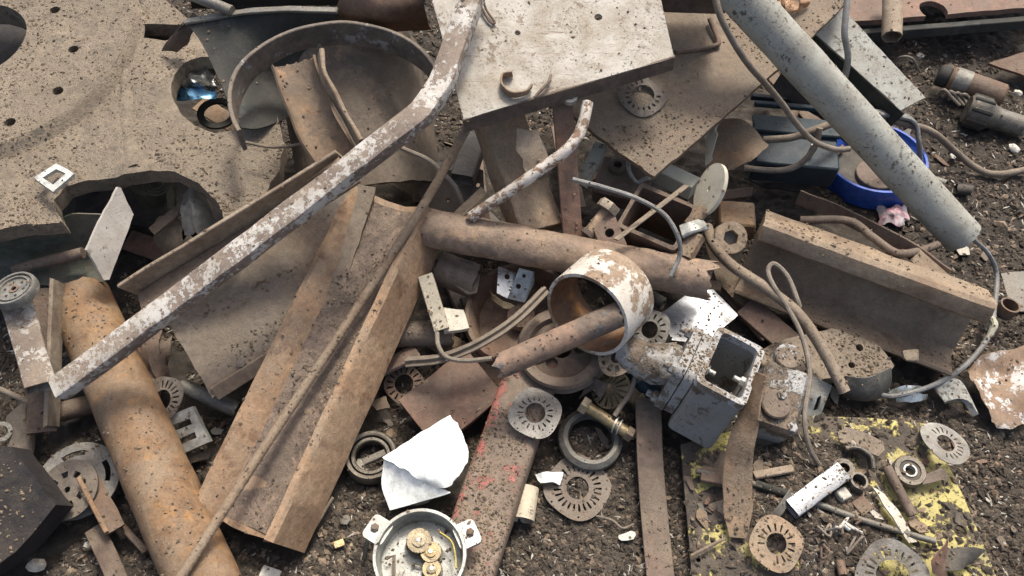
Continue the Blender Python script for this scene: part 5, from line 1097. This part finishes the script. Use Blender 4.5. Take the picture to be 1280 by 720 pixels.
octa = [Vector(q) for q in ((1, 0, 0), (-1, 0, 0), (0, 1, 0), (0, -1, 0), (0, 0, 1), (0, 0, -1))]
of = [(0, 2, 4), (2, 1, 4), (1, 3, 4), (3, 0, 4), (2, 0, 5), (1, 2, 5), (3, 1, 5), (0, 3, 5)]
rn = random.Random(77); cnt = 0
for _ in range(600000):
    y = rn.uniform(.38, 2.45) if rn.random() < .6 else rn.uniform(.38, 1.1); x = rn.uniform(-1, 1) * (.80 + .56 * y)
    loc, nrm, idx, dd_ = bvh.ray_cast(Vector((x, y, 1.4)), Vector((0, 0, -1)))
    if loc is None: continue
    if nrm.z < 0: nrm = -nrm
    if nrm.z < .55: continue
    mtn = AM[idx]
    w = byname.get(mtn, .05)
    cl = .5 + .9 * noise.noise(Vector((x * 7, y * 7, 2.2)))
    soil = mtn in (M['soil'].name, M['yellow'].name)
    if rn.random() > w * max(.55 if soil else .1, cl): continue
    s = (.0014 + .0075 * rn.random() ** 3.4) if soil else (.0010 + .0034 * rn.random() ** 2.5)
    q = Matrix.Rotation(rn.uniform(0, 6.3), 3, 'Z') @ Matrix.Rotation(rn.uniform(-.6, .6), 3, 'X') @ Matrix.Diagonal((s * rn.uniform(.7, 1.5), s * rn.uniform(.6, 1.1), s * rn.uniform(.45, .9)))
    if soil and rn.random() < .022:
        l_ = rn.uniform(.004, .013); q = Matrix.Rotation(rn.uniform(0, 6.3), 3, 'Z') @ Matrix.Rotation(rn.uniform(-.5, .5), 3, 'Y') @ Matrix.Diagonal((l_, rn.uniform(.0008, .0028), .0008)); b = len(SV)
        for p in octa: SV.append(loc + nrm * .002 + q @ p)
        SF.extend(tuple(i + b for i in f) for f in of); continue
    tgt = (GVv, GFf) if (soil and rn.random() < .15) else (TV, TF) if (not soil and rn.random() < .82) else (CV, CF); b = len(tgt[0])
    for p in octa: tgt[0].append(loc + nrm * s * .2 + q @ (p * rn.uniform(.7, 1.15)))
    tgt[1].extend(tuple(i + b for i in f) for f in of); cnt += 1
def stuff(name, V, F, m, label, cat):
    me = bpy.data.meshes.new(name); me.from_pydata([tuple(v) for v in V], [], F); me.materials.append(m)
    o = bpy.data.objects.new(name, me); COL.objects.link(o); o['kind'] = 'stuff'; o['label'] = label; o['category'] = cat
stuff('soil_crumbs', CV, CF, M['crumb'], 'dark crumbs of soil strewn over ground and scrap', 'soil')
stuff('dust_crumbs', TV, TF, M['crumbtan'], 'tan crumbs of dried dirt lying on the scrap', 'dirt')
stuff('metal_swarf', SV, SF, M['chip'], 'thin pale slivers of swarf strewn over the soil', 'swarf')
stuff('pale_grit', GVv, GFf, M['flake'], 'pale rusty grit strewn over the dark soil', 'grit')
print('flakes', nfl, 'crumbs', cnt, 'objects', len(bpy.data.objects))
